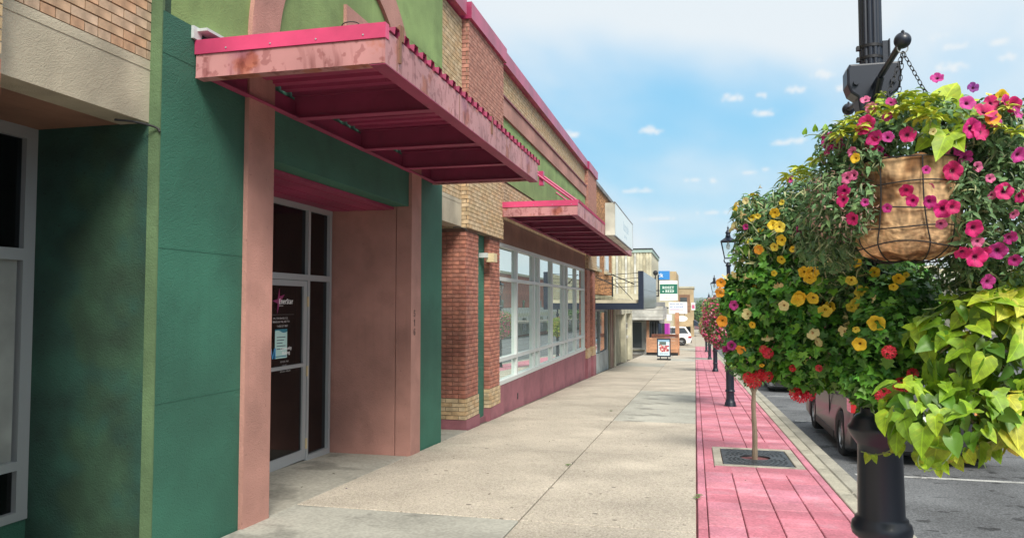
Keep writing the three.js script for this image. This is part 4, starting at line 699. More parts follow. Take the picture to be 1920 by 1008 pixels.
  // runners: a few bare stems with small leaves at their ends
  for (const pts of [[[1755, 800, 2.3], [1790, 830, 2.28], [1770, 868, 2.26], [1738, 882, 2.26], [1722, 868, 2.26], [1728, 845, 2.28]], [[1800, 820, 2.3], [1780, 858, 2.27], [1742, 884, 2.26]], [[1690, 800, 2.5], [1672, 842, 2.55], [1640, 852, 2.62], [1615, 846, 2.66]], [[1830, 790, 2.3], [1815, 838, 2.3], [1800, 862, 2.3]]]) {
    const q = pts.map(([a, b, c]) => at(a, b, c)); mesh('runner', [tube(q.map(v => v.clone().sub(base)), 0.0024, 30, 5)], PET.stalk, t);
    const cv = new THREE.CatmullRomCurve3(q); for (let k = 1; k < 6; k++) leaf(cv.getPoint(k / 6), cam(q[0]).addScaledVector(rdir(), 0.7), rdir().addScaledVector(UP, -0.3), rr(0.28, 0.5), lime[k % 3], LEAF.heart);
  }
  for (const [px, py, Z] of [[1723, 848, 2.28], [1738, 850, 2.27], [1790, 852, 2.28], [1812, 846, 2.28], [1676, 815, 2.4], [1690, 832, 2.38], [1862, 838, 2.34], [1850, 832, 2.36], [1755, 856, 2.28]]) { const p = at(px, py, Z); leaf(p, cam(p).addScaledVector(rdir(), 0.5), UP.clone().negate().addScaledVector(rdir(), 0.7), rr(0.5, 0.75), lime[Math.floor(rnd() * 3)], LEAF.heart); }
  mesh('runner', [tube([at(1600, 262, 2.5), at(1560, 256, 2.5), at(1520, 252, 2.5), at(1508, 256, 2.5)].map(v => v.sub(base)), 0.0015, 16, 4)], PET.stalk, t);
  for (const [px, py] of [[1530, 246], [1548, 244], [1510, 252]]) leaf(at(px, py, 2.5), cam(at(px, py, 2.5)).addScaledVector(rdir(), 0.5), UP.clone().addScaledVector(rdir(), 0.4), 0.3, lime[3], LEAF.heart);
}
// ---- the basket behind the lamp: yellow petunias above, ivy geraniums below ----
{
  const pos = new THREE.Vector3(0.68, 1.965, -3.13 - 0.45), base = pos;
  const t = thing('flower_basket', 'full hanging basket of yellow petunias and trailing red ivy geraniums behind the lamp shaft', 'hanging basket', pos.toArray(), 'hanging baskets on the lamps');
  basketBody(t, 0.165, 0.30); chains(t, 0.165, gy(-3.13) + 2.548 - 1.965 - 0.02);
  const upper = [blob(1545, 400, 3.15, 0.25, 0.20, 0.26), blob(1470, 430, 3.2, 0.19, 0.16, 0.22), blob(1585, 510, 3.05, 0.26, 0.16, 0.24), blob(1410, 400, 3.2, 0.075, 0.085, 0.1, 0.8), blob(1430, 470, 3.2, 0.12, 0.13, 0.14), blob(1620, 560, 3.02, 0.14, 0.10, 0.16)];
  const lower = [blob(1480, 560, 3.2, 0.24, 0.22, 0.26), blob(1412, 575, 3.25, 0.11, 0.18, 0.15), blob(1560, 640, 3.12, 0.28, 0.17, 0.26), blob(1430, 660, 3.22, 0.15, 0.09, 0.15), blob(1650, 660, 3.1, 0.20, 0.18, 0.22), blob(1690, 570, 3.3, 0.16, 0.20, 0.16), blob(1520, 700, 3.15, 0.16, 0.065, 0.15), blob(1660, 760, 3.05, 0.10, 0.06, 0.1), blob(1376, 560, 3.25, 0.045, 0.10, 0.08), blob(1392, 645, 3.25, 0.065, 0.08, 0.09)];
  lower.push(blob(1665, 640, 2.68, 0.13, 0.15, 0.12), blob(1690, 560, 2.74, 0.13, 0.10, 0.12), blob(1640, 715, 2.7, 0.10, 0.09, 0.10), blob(1720, 640, 2.66, 0.09, 0.14, 0.1), blob(1590, 690, 3.0, 0.14, 0.08, 0.14));
  const mass = [...upper, ...lower];
  foliage('petunia_leaves', t, base, LEAF.petunia, B1, 10500, upper, { colour: tint([0.11, 0.235, 0.075], 0.45, 0.15), droop: 0.15, size: [0.5, 1.1], shell: 0.5 });
  foliage('pale_stems', t, base, LEAF.thin, B1, 2600, upper, { colour: tint([0.44, 0.48, 0.25], 0.4, 0.12), size: [0.6, 1.35], shell: 0.22 });
  foliage('ivy_leaves', t, base, LEAF.ivy, GLOSS, 13500, lower, { colour: tint([0.075, 0.24, 0.028], 0.5, 0.2), size: [0.38, 0.8], droop: 0.35, up: 0.6, shell: 0.6 });  // inner ivy coloured darker than the surface leaves, shade between leaves painted in
  foliage('bright_ivy_leaves', t, base, LEAF.ivy, GLOSS, 3800, [...lower, upper[4], upper[2]], { colour: tint([0.17, 0.43, 0.04], 0.35, 0.2), size: [0.42, 0.9], droop: 0.35, up: 0.8, shell: 0.10 });
  foliage('filler_leaves', t, base, LEAF.petunia, B1, 1500, lower, { colour: tint([0.09, 0.19, 0.05], 0.4, 0.2), size: [0.6, 1.1], shell: 0.3 });
  foliage('small_buds', t, base, LEAF.rosette, B1, 260, [lower[6], lower[2], lower[3]], { colour: tint([0.55, 0.28, 0.24], 0.3, 0.1), size: [0.25, 0.45], shell: 0.08 });
  const cam = p => EYE.clone().sub(p).normalize();
  const put = (px, py, size, col) => { const d = Math.min(frontOf(px, py, mass, 3.2), 3.4) - 0.025, p = at(px, py, d), out = p.clone().sub(pos).normalize(); flower(t, p, out.multiplyScalar(0.65).addScaledVector(cam(p), col === 'pale' ? -0.1 : 0.8).addScaledVector(rdir(), col === 'pale' ? 0.9 : 0.4), size / 2 * d / FOCAL, col, base); };
  for (const [px, py, s] of [[1453, 399, 24], [1449, 421, 22], [1462, 425, 24], [1465, 450, 24], [1452, 463, 20], [1425, 466, 20], [1421, 405, 14], [1466, 379, 14], [1508, 510, 26], [1525, 509, 30], [1519, 521, 26], [1605, 492, 26], [1597, 526, 24], [1617, 547, 32], [1641, 510, 22], [1606, 566, 22], [1600, 577, 20], [1500, 556, 26], [1496, 563, 28], [1524, 559, 26], [1547, 583, 32], [1556, 575, 24], [1686, 523, 26], [1676, 538, 20], [1644, 606, 34], [1612, 645, 28], [1567, 460, 18], [1487, 467, 16], [1411, 609, 16], [1465, 487, 20], [1452, 512, 14], [1597, 576, 22], [1700, 515, 14], [1606, 618, 18]]) put(px, py, s - 2, 'yellow');
  for (const [px, py, s] of [[1374, 425, 26], [1390, 402, 18], [1398, 376, 14], [1382, 382, 12], [1424, 350, 12], [1376, 515, 18], [1460, 536, 20], [1470, 573, 22], [1400, 588, 22], [1526, 626, 26], [1582, 622, 24], [1440, 635, 22], [1396, 520, 18], [1640, 560, 18], [1350, 545, 16], [1535, 640, 20], [1360, 520, 18], [1590, 610, 18]]) put(px, py, s, 'pale');
  for (const [px, py, s] of [[1354, 602, 24], [1390, 656, 22], [1352, 530, 20], [1422, 468, 18], [1350, 548, 20]]) put(px, py, s, 'orange');
  for (const [px, py, s] of [[1376, 572, 18], [1366, 655, 24], [1372, 648, 20], [1600, 335, 22], [1482, 335, 16], [1398, 425, 14]]) put(px, py, s, 'magenta');
  for (const [px, py, s] of [[1668, 660, 36], [1712, 700, 28], [1692, 722, 40], [1684, 726, 30], [1658, 742, 42], [1414, 714, 40], [1404, 708, 30], [1438, 704, 34], [1440, 662, 28], [1432, 655, 22], [1494, 738, 36], [1516, 738, 38], [1503, 742, 36], [1487, 690, 18], [1536, 690, 18], [1425, 700, 24]]) {
    const d = Math.min(frontOf(px, py, mass, 3.15), 3.3) - 0.03, p = at(px, py, d), f = mesh('geranium_head', geraniumGeo, PET.red[Math.floor(rnd() * 2)], t); f.position.copy(p).sub(base); f.quaternion.copy(toFace(cam(p).addScaledVector(UP, 0.4).addScaledVector(rdir(), 0.4))); f.scale.setScalar(s / 2 * d / FOCAL / 0.033);
    mesh('stalk', [bar(p.clone().sub(base), p.clone().sub(base).addScaledVector(UP, 0.03).addScaledVector(cam(p), -0.09), 0.0018, 5)], PET.stalk, t);
  }
  for (let k = 0, n = 0; k < 300 && n < 46; k++) { const { p, n: nn } = inBlob(mass[k % 12], 0.03), f = nn.dot(cam(p)); if (f < 0.15) continue; n++; flower(t, p, n % 3 ? nn.clone().addScaledVector(UP, -0.9).addScaledVector(rdir(), 0.8) : nn, rr(0.010, 0.019), n % 3 ? 'pale' : 'yellow', base); }
  for (let k = 0; k < 40; k++) { const { p, n } = inBlob(upper[k % 6], 0.02); if (n.dot(cam(p)) > 0.1) continue; flower(t, p, n, rr(0.02, 0.033), 'yellow', base); }
}
// ---- baskets on the farther lamps ----
{
  const far = [['pink and white flower basket', [0.72, 0.09, 0.22], [0.16, 0.26, 0.04]], ['lime and yellow flower basket', [0.80, 0.55, 0.05], [0.28, 0.38, 0.04]]];
  const small = fanLeaf([[0, 0], [0.02, 0.004], [0.028, 0.02], [0.012, 0.034], [-0.012, 0.034], [-0.028, 0.02], [-0.02, 0.004], [0, 0]], [0, 0.017], 0.3, 4);
  lampSpots.slice(1).forEach(([x, z], i) => {
    for (const d of [0.45, -0.45]) {
      const k = i === 0 ? (d > 0 ? 0 : 1) : (i + (d > 0 ? 1 : 0)) % 2, n = Math.max(0.35, 1 - i * 0.25), pos = new THREE.Vector3(x, gy(z) + 2.1, z + d);
      const t = thing('flower_basket', far[k][0] + (d > 0 ? ' on the near arm of ' : ' on the far arm of ') + ['the lamp past the slender tree', 'the second lamp', 'the third lamp', 'the farthest lamp'][i], 'hanging basket', pos.toArray(), 'hanging baskets on the lamps');
      mesh('fibre_liner', [lathe([[0.001, -0.28], [0.13, -0.26], [0.16, -0.1], [0.17, 0.01], [0.15, 0.01], [0.001, -0.03]], 20)], fibre, t);
      mesh('chain', [bar([0, 0.42, 0], [0.16, 0.01, 0], 0.004, 5), bar([0, 0.42, 0], [-0.08, 0.01, 0.14], 0.004, 5), bar([0, 0.42, 0], [-0.08, 0.01, -0.14], 0.004, 5)], M.darkMetal, t, 'stuff');
      const b = [{ c: pos.clone().add(new THREE.Vector3(0, -0.05, 0)), r: new THREE.Vector3(0.54, 0.32, 0.5) }, { c: pos.clone().add(new THREE.Vector3(0, -0.46, 0)), r: new THREE.Vector3(0.54, 0.42, 0.5) }];
      foliage('leaves', t, pos, LEAF.tree, B1, Math.round(3000 * n), b, { colour: tint(far[k][2], 0.4, 0.2), size: [0.7 / n ** 0.5, 1.2 / n ** 0.5], shell: 0.6 });
      foliage('dark_leaves', t, pos, LEAF.tree, B1, Math.round(1200 * n), b, { colour: tint([0.06, 0.14, 0.03], 0.3, 0.2), size: [0.8, 1.3], shell: 0.8 });
      foliage('blooms', t, pos, small, petal([1, 1, 1]), Math.round((k ? 180 : 1500) * n), k ? b : [b[0], b[1], b[1]], { colour: () => rnd() < (k ? 0.1 : 0.22) ? [0.8, 0.5, 0.5] : tint(far[k][1], 0.3, 0.1)(), size: [0.8, 1.4], shell: 0.05 });
    }
  });
}
// ---- slender street tree in its grate ----
{
  const z = -9.82, x = 0.70, t = thing('street_tree', 'slender young street tree rising from a square metal grate in the pink paving', 'tree', [x, gy(z), z]);
  const bark = mat([0.34, 0.27, 0.20], { map: 'weather', rep: 0.3, bump: 'stucco', bumpRep: 0.2, bumpScale: 0.006 });
  const tr = tube([[0, -0.08, 0], [0.005, 0.3, 0.004], [-0.006, 0.62, 0], [0.004, 0.84, 0.002]], 0.031, 24, 10), p = tr.attributes.position; for (let i = 0; i < p.count; i++) { const y = p.getY(i), k = 1.12 - 0.28 * clamp(y / 0.84) + 0.05 * Math.sin(y * 31); p.setX(i, p.getX(i) * k); p.setZ(i, p.getZ(i) * k); } tr.computeVertexNormals();
  mesh('trunk', [tr], bark, t);
  for (const [a, l, h] of [[0.3, 0.28, 0.75], [1.5, 0.22, 0.9], [2.6, 0.3, 0.7], [3.8, 0.25, 0.85], [5.1, 0.3, 0.65], [5.8, 0.12, 1.1]]) mesh('limb', [tube([[0, 0.76, 0], [Math.cos(a) * l * 0.35, 0.76 + h * 0.35, Math.sin(a) * l * 0.35], [Math.cos(a) * l, 0.8 + h, Math.sin(a) * l]], 0.012, 14, 6)], bark, t);
  const base = new THREE.Vector3(x, gy(z), z), cb = (dx, dy, dz, r, ry) => ({ c: base.clone().add(new THREE.Vector3(dx, dy, dz)), r: new THREE.Vector3(r, ry, r) });
  foliage('crown', t, base, LEAF.tree, B1, 3800, [cb(0, 1.55, 0, 0.36, 0.42), cb(-0.12, 1.2, 0.1, 0.24, 0.22), cb(0.18, 1.25, -0.1, 0.28, 0.24), cb(0.05, 1.95, 0, 0.26, 0.28), cb(0, 1.0, 0, 0.15, 0.12)], { colour: tint([0.075, 0.19, 0.035], 0.4, 0.2), size: [0.6, 1.0], shell: 0.8 });
  const g = thing('tree_grate', 'square cast metal tree grate in a pale concrete frame', 'tree grate', [x, gy(z), -9.86]);
  const cf = mat([0.56, 0.52, 0.44], { map: 'concrete', rep: 0.9 });
  for (const b of [slab(0.2, 1.215, -0.08, 0.004, -9.235, -9.135, 0.008), slab(0.2, 1.215, -0.08, 0.004, -10.595, -10.495, 0.008), slab(0.2, 0.30, -0.08, 0.005, -10.49, -9.24, 0.008), slab(1.115, 1.215, -0.08, 0.005, -10.49, -9.24, 0.008)]) part('frame', [slope(b)], cf, g);
  part('pit', [slope(box(0.31, 1.105, -0.1, -0.07, -10.485, -9.245))], mat([0.03, 0.024, 0.018]), g);
  for (const s of [1, -1]) {
    const sh = new THREE.Shape([[-0.397, s * 0.003], [0.397, s * 0.003], [0.397, s * 0.618], [-0.397, s * 0.618]].map(q => new THREE.Vector2(...q)));
    const o = []; for (let r = 0.235; r < 0.72; r += 0.055) for (let a = 0.09; a < 3.06; a += 0.16 / (0.3 + r)) { const w = 0.10 / (0.3 + r), q = [[r, a], [r + 0.026, a], [r + 0.026, a + w], [r, a + w]].map(([R, A]) => new THREE.Vector2(Math.cos(A) * R, s * Math.sin(A) * R)); if (q.every(v => Math.abs(v.x) < 0.375 && Math.abs(v.y) < 0.595 && Math.abs(v.y) > 0.03)) o.push(q); }
    for (const q of o) sh.holes.push(new THREE.Path(q));
    const hole = []; for (let k = 0; k <= 16; k++) { const a = k / 16 * Math.PI; hole.push(new THREE.Vector2(Math.cos(a) * 0.185, s * Math.sin(a) * 0.185)); }
    const body = new THREE.Shape([...[[0.397, s * 0.003], [0.397, s * 0.618], [-0.397, s * 0.618], [-0.397, s * 0.003]].map(q => new THREE.Vector2(...q)), ...hole.slice().reverse()]); body.holes = sh.holes;
    const e = new THREE.ExtrudeGeometry(body, { depth: 0.03, bevelEnabled: false }); e.rotateX(-Math.PI / 2); e.translate(0.7075, -0.032, -9.865); part('grating', [slope(e)], mat([0.10, 0.11, 0.12], { roughness: 0.5, metalness: 0.6, map: 'mottle', rep: 0.4 }), g);
  }
}
// ---------- shops farther down the street ----------
const zd = (px, py, D) => { const d = at(px, py, 1).sub(EYE); return EYE.clone().addScaledVector(d, -D / d.z); };
const C = {
  orange: (() => { const m = mat([0.60, 0.30, 0.13], { roughness: 0.9 }); m.map = every(tex(512, (u, v) => { const r = Math.floor(v * 30), q = mod(u * 10 + (r % 2) * 0.5, 1), w = mod(v * 30, 1), j = (q < 0.05 || w < 0.14) ? 0.62 : 0.84 + (hash(Math.floor(u * 10 + (r % 2) * 0.5) % 10, r, 6) - 0.5) * 0.4; return [j, j * 0.97, j * 0.92]; }, true), 2); return m; })(),
  cream: mat([0.72, 0.68, 0.52], { map: 'weather', rep: 2 }), creamPlain: mat([0.70, 0.67, 0.50], { map: 'mottle', rep: 2 }), olive: mat([0.38, 0.36, 0.24], { map: 'mottle', rep: 1.5 }),
  white: mat([0.78, 0.77, 0.70], { map: 'mottle', rep: 2 }), whiteSign: mat([0.80, 0.83, 0.80], { roughness: 0.4 }), stain: mat([0.60, 0.55, 0.40], { map: 'weather', rep: 1.3 }),
  tan: mat([0.62, 0.47, 0.28], { map: 'weather', rep: 3 }), brownPanel: mat([0.36, 0.19, 0.11], { map: 'weather', rep: 2 }), navy: mat([0.012, 0.022, 0.045], { roughness: 0.45 }), blue: mat([0.03, 0.24, 0.62], { roughness: 0.5 }),
  shopGlass: mat([0.10, 0.12, 0.13], { roughness: 0.04, metalness: 0.25, transmission: 0.2, thickness: 0 }), dark: mat([0.02, 0.02, 0.022]), wood: mat([0.64, 0.33, 0.19], { map: 'weather', rep: 1 }), woodDark: mat([0.20, 0.07, 0.04], { map: 'weather', rep: 1 }),
  paleBlue: mat([0.45, 0.53, 0.54], { map: 'mottle', rep: 1.4, roughness: 0.5 }), maroon: mat([0.20, 0.08, 0.07]), silver: mat([0.46, 0.52, 0.53], { roughness: 0.22, metalness: 0.75, map: 'weather', rep: 2.2 }),
  purple: mat([0.42, 0.03, 0.36]), grey: mat([0.30, 0.31, 0.32], { map: 'mottle', rep: 2 }), redBrick: mat([0.42, 0.12, 0.07], { map: 'weather', rep: 2 }),
};
C.orange.map.wrapS = C.orange.map.wrapT = THREE.RepeatWrapping;
{ // light box sign on the second canopy
  const t = thing('light_box_sign', 'shallow white light-box sign with faded blue script standing on the pink canopy edge', 'sign', [-1.9, 3.14, -20]);
  part('case', [box(-2.03, -1.80, 3.14, 3.90, -22.6, -17.5)], mat([0.80, 0.79, 0.66], { map: 'mottle', rep: 1.5, roughness: 0.5 }), t);
  part('edge_trim', [box(-1.83, -1.792, 3.895, 3.925, -22.62, -17.48)], C.grey, t); part('edge_trim', [box(-1.83, -1.792, 3.115, 3.138, -22.62, -17.48)], C.grey, t); part('edge_trim', [box(-1.83, -1.792, 3.14, 3.893, -22.64, -22.605)], C.grey, t);
  const f = lettering(1024, 160, (x, w, h) => { x.fillStyle = '#e3eeec'; x.fillRect(0, 0, w, h); x.fillStyle = '#7fa3b8'; x.font = 'italic 66px serif'; x.fillText('Sunnyside', 400, 92); x.font = '26px sans-serif'; x.fillText('gallery & gifts', 470, 130); }, { roughness: 0.25 });
  part('sign_face', [panel([-1.796, 3.14, -17.5], [0, 0, -5.1], [0, 0.755, 0])], f, t);
}
{ // orange brick shop with an open marquee frame
  const t = thing('brick_shop', 'two-storey orange brick shop with tall white upper windows and a black marquee', 'shop', [-3.6, gy(-30), -30]);
  part('wall', [box(-13, -3.6, 1.9, 6.0, -33.5, -27.22)], C.orange, t); part('roof_edge', [box(-13, -3.52, 6.0, 6.14, -33.55, -27.22)], C.grey, t);
  part('lower_wall', [box(-13, -4.1, -2, 1.9, -33.5, -27.22)], C.dark, t);
  for (const [a, b] of [[-27.5, -28.75], [-30.6, -31.9]]) { const w = holder('upper_window', t); part('frame', [box(-3.62, -3.56, 2.85, 4.7, b, a)], C.white, w); part('pane', [box(-3.57, -3.55, 2.95, 4.62, b + 0.12, a - 0.12)], mat([0.55, 0.6, 0.6], { roughness: 0.1 }), w); part('sill', [box(-3.6, -3.48, 2.75, 2.85, b - 0.1, a + 0.1)], C.stain, w); }
  part('sign_border', [box(-3.6, -3.54, 1.72, 1.86, -33.45, -27.25)], C.olive, t); part('sign_border', [box(-3.6, -3.54, 1.86, 2.75, -33.48, -33.36)], C.darkMetal ?? M.darkMetal, t);
  const m = holder('marquee', t);
  part('deck', [box(-3.6, -1.86, 1.33, 1.56, -36.6, -27.25)], C.navy, m); part('deck_top', [box(-3.55, -1.95, 1.562, 1.68, -36.5, -27.4)], C.cream, m);
  part('post', [box(-1.985, -1.80, 1.33, 2.72, -27.45, -27.24)], C.navy, m);
  part('street_panel', [box(-1.858, -1.80, 1.36, 2.05, -36.6, -27.455)], C.silver, m); part('street_panel', [box(-1.858, -1.802, 2.06, 2.70, -36.6, -27.455)], C.silver, m);
  for (const y of [2.66, 2.50, 2.36, 2.22]) part('rod', [bar([-3.58, y - 0.1, -27.4 - (2.7 - y) * 3], [-1.95, y, -27.4 - (2.7 - y) * 3], 0.012, 6)], M.darkMetal, m);
  part('rod', [bar([-3.55, 2.52, -27.6], [-3.0, 2.22, -30], 0.02, 6)], M.darkMetal, m); part('rod', [bar([-3.0, 2.62, -27.7], [-2.3, 2.3, -29.5], 0.02, 6)], M.darkMetal, m); part('rod', [bar([-2.9, 2.4, -28], [-2.25, 1.66, -28.4], 0.012, 6)], M.darkMetal, m);
  const s = holder('shopfront', t);
  part('bulkhead', [box(-3.75, -3.58, -2, -0.44, -31.75, -27.25)], C.paleBlue, s); part('frame', [box(-3.70, -3.59, -0.44, -0.36, -31.75, -27.25)], C.paleBlue, s); part('frame', [box(-3.70, -3.59, 1.24, 1.33, -31.75, -27.25)], C.paleBlue, s);
  for (const [z, w] of [[-27.25, 0.5], [-29.0, 0.08], [-31.45, 0.3]]) part('frame', [box(-3.69, -3.595, -0.36, 1.24, z - w, z)], C.paleBlue, s);
  part('pane', [box(-3.66, -3.65, -0.36, 1.24, -28.92, -27.75)], C.shopGlass, s); part('pane', [box(-3.66, -3.65, -0.36, 1.24, -31.45, -29.08)], C.shopGlass, s);
  for (const [a, b, c] of [[-31.78, -32.2, C.olive], [-32.22, -32.62, C.maroon], [-32.64, -33.0, C.stain], [-33.02, -33.45, C.maroon]]) part('pilaster', [box(-3.9, -3.55 + 0.01 * (a > -32.3), -2, 1.33, b, a)], c, t);
}
{ // low cream entry building
  const t = thing('cream_building', 'low cream building with two deep olive entry recesses between square posts', 'building', [-3.5, gy(-38), -38]);
  part('wall', [box(-12, -4.4, -2.4, 1.62, -43.2, -33.52)], C.olive, t); part('fascia', [box(-4.6, -3.5, 1.02, 1.62, -43.2, -33.52)], C.creamPlain, t);
  for (const [a, b] of [[-33.52, -34.1], [-38.7, -39.3], [-42.6, -43.2]]) part('post', [box(-4.4, -3.49, -2.4, 1.02, b, a)], C.creamPlain, t);
  for (const [a, b] of [[-34.12, -38.68], [-39.32, -42.58]]) part('panel', [box(-3.85, -3.72, -2.4, 0.98, b, a)], C.olive, t);
  const n = holder('notice', t); part('board', [box(-3.72, -3.68, 0.15, 0.5, -42.2, -39.5)], C.white, n); part('board', [box(-3.68, -3.675, 0.22, 0.43, -42.1, -39.6)], C.navy, n); part('sill', [box(-3.72, -3.66, -0.36, -0.22, -42.4, -39.4)], C.white, n);
  part('parapet', [box(-12, -3.6, 1.62, 1.8, -43.2, -33.52)], C.cream, t);
}
{ // two-storey building whose ribbed cream side wall shows over the low shops
  const t = thing('siding_building', 'tall pale building with a stained cream ribbed metal side wall over the low shops', 'building', [-6, gy(-61), -61]);
  const r = zd(1222, 467, 60), top = r.y;
  part('wall', [box(-16, r.x - 0.03, -3, top - 0.25, -72, -60.03)], C.cream, t); part('cornice', [box(-16, r.x + 0.05, top - 0.25, top, -72, -59.9)], mat([0.34, 0.44, 0.40]), t); part('cornice_edge', [box(-16, r.x + 0.08, top, top + 0.08, -72, -59.85)], M.darkMetal, t);
  for (let x = -9, k = 0; x < r.x - 0.1; x += 0.24, k++) part('ribbed_sheet', [box(x, x + 0.17, 0.5, top - 0.25, -60.02, -59.96 - (k % 3) * 0.01)], k % 4 === 1 ? C.stain : k % 3 === 0 ? C.white : C.cream, t);
}
{ // single-storey white shop with a lapped siding awning
  const D = 51, a = zd(1187, 575, D), b = zd(1243, 600, D), t = thing('white_shop', 'single-storey white shop with a boxed awning of lapped siding above a dark window', 'shop', [-4, gy(-53), -53]);
  part('wall', [box(-9, -2.35, -2.6, b.y, -60, -53)], C.white, t);
  for (let k = 0; k < 4; k++) { const h = (a.y - b.y) / 4; part('siding_board', [box(-9, b.x + 0.01 * (k % 2), b.y + k * h + 0.012, b.y + (k + 1) * h, -60, -D + 0.02 * (k % 2))], C.white, t); }
  part('awning_core', [box(-9, b.x - 0.04, b.y, a.y + 0.02, -60, -D - 0.03)], C.stain, t);
  part('upper_wall', [box(-9, -3.0, a.y, a.y + 0.9, -60, -52.5)], C.cream, t);
  const u = zd(1228, 566, D), v = zd(1246, 577, D); part('sign_panel', [box(u.x, v.x, v.y, u.y, -52.4, -52.2)], C.grey, t);
  const w0 = zd(1188, 602, 53), w1 = zd(1208, 655, 53), w = holder('window', t); part('frame', [box(w0.x - 0.6, w1.x, w1.y, w0.y, -53, -52.95)], C.white, w); part('pane', [box(w0.x - 0.5, w1.x - 0.15, w1.y + 0.12, w0.y - 0.06, -52.95, -52.93)], C.shopGlass, w); part('sill', [box(w0.x - 0.6, w1.x + 0.05, w1.y - 0.08, w1.y, -53, -52.85)], C.olive, w);
  const q = zd(1219, 602, 53), e = zd(1237, 640, 53); part('painted_opening', [box(q.x, e.x, -2.5, q.y, -53, -52.97)], C.dark, t);  // flat dark sheet on the wall, painted in place of a shaded opening
  for (let k = 0; k < 3; k++) { const x = lerp(q.x, e.x, (k + 0.3) / 3.4); part('curtain', [box(x, x + 0.09, -2.4, q.y - 0.05, -52.96, -52.93)], C.grey, t); }
  const p = zd(1215, 600, 52); part('post', [box(p.x - 0.09, p.x + 0.09, -2.5, b.y, -52, -51.85)], C.wood, t);
}
{ // boarded patio in front of it
  const D = 50, a = zd(1212, 632, D), b = zd(1271, 664, D), t = thing('patio_fence', 'low orange timber patio fence with a dark capping rail in front of the white shop', 'fence', [a.x / 2 + b.x / 2, gy(-50), -50]);
  const n = 5, h = (a.y - b.y - 0.1) / n;
  for (let k = 0; k < n; k++) { part('board', [box(a.x, b.x, b.y + 0.1 + k * h, b.y + 0.1 + (k + 1) * h - 0.012, -D - 0.04, -D + (k % 2) * 0.008)], C.wood, t); part('board', [box(b.x - 0.035, b.x + (k % 2) * 0.008, b.y + 0.1 + k * h, b.y + 0.1 + (k + 1) * h - 0.012, -D - 4.5, -D - 0.045)], C.wood, t); }
  part('capping_rail', [box(a.x + 0.35, b.x + 0.05, a.y + 0.01, a.y + 0.22, -D - 0.12, -D + 0.03)], C.woodDark, t); part('floor_beam', [box(a.x, b.x, gy(-50) - 0.1, b.y + 0.09, -D - 4.5, -D - 0.08)], C.dark, t);
  const c = zd(1270, 590, D + 1.5); const s = thing('timber_post', 'tall square timber post standing at the patio corner', 'post', [c.x, gy(-51.5), -51.5]); part('post', [box(c.x - 0.13, c.x + 0.13, gy(-51.5) - 0.1, c.y + 0.15, -51.63, -51.37)], C.wood, s);
  // clothes rail of bright garments
  const g = thing('garment_rail', 'rail of purple and dark garments hanging over the patio fence', 'clothes rail', [zd(1245, 630, 51).x, gy(-51), -51]);
  for (const [px, w, m] of [[1238, 0.22, C.navy], [1244, 0.18, C.dark], [1250, 0.24, C.purple], [1254.5, 0.12, mat([0.6, 0.1, 0.5])]]) { const p = zd(px, 606, 51); part('garment', [box(p.x - w / 2, p.x + w / 2, p.y - 1.35, p.y, -51.06, -50.95)], m, g); }
  { const p = zd(1236, 604, 51), q = zd(1258, 604, 51); part('rail', [bar([p.x, p.y + 0.05, -51], [q.x, q.y + 0.05, -51], 0.02, 6)], M.alu, g); part('upright', [bar([q.x, gy(-51), -51], [q.x, q.y + 0.05, -51], 0.02, 6)], M.alu, g); const f = zd(1256, 598, 51); part('poster', [box(f.x - 0.2, f.x + 0.14, f.y - 0.1, f.y + 0.32, -51.04, -51.0)], C.whiteSign, g); }
}
{ // pavement board
  const D = 42, a = zd(1232, 634, D), b = zd(1258, 672, D), zb = -42, t = thing('pavement_sign', 'dark framed pavement sign board with a red and white poster', 'sign', [(a.x + b.x) / 2, gy(zb), zb]);
  part('frame', [box(a.x, b.x, b.y + 0.08, a.y, zb - 0.03, zb)], C.navy, t);
  const f = lettering(256, 384, (x, w, h) => { x.fillStyle = '#cfe4ee'; x.fillRect(0, 0, w, h); x.fillStyle = '#8fb6cf'; x.fillRect(0, 0, w, 46); x.fillStyle = '#5d6c66'; x.fillRect(30, 46, 150, 80); for (let k = 0; k < 34; k++) { x.fillStyle = ['#a83a44', '#c9606a', '#8a2c3c', '#d98c80', '#e8d6d0'][k % 5]; x.beginPath(); x.ellipse(40 + (k * 53) % 190, 130 + (k * 37) % 150, 26, 18, k, 0, 7); x.fill(); } x.fillStyle = '#1d4f86'; x.font = 'bold 34px sans-serif'; x.fillText('NOW OPEN', 34, 352); });
  part('poster', [panel([a.x + 0.06, b.y + 0.16, zb + 0.005], [b.x - a.x - 0.12, 0, 0], [0, a.y - b.y - 0.24, 0])], f, t);
  part('foot', [box(a.x, b.x, gy(zb), gy(zb) + 0.07, zb - 0.22, zb + 0.22)], M.black, t); part('spring', [box(a.x + 0.15, a.x + 0.2, gy(zb) + 0.06, b.y + 0.09, zb - 0.03, zb)], M.darkMetal, t); part('spring', [box(b.x - 0.2, b.x - 0.15, gy(zb) + 0.06, b.y + 0.09, zb - 0.03, zb)], M.darkMetal, t);
}
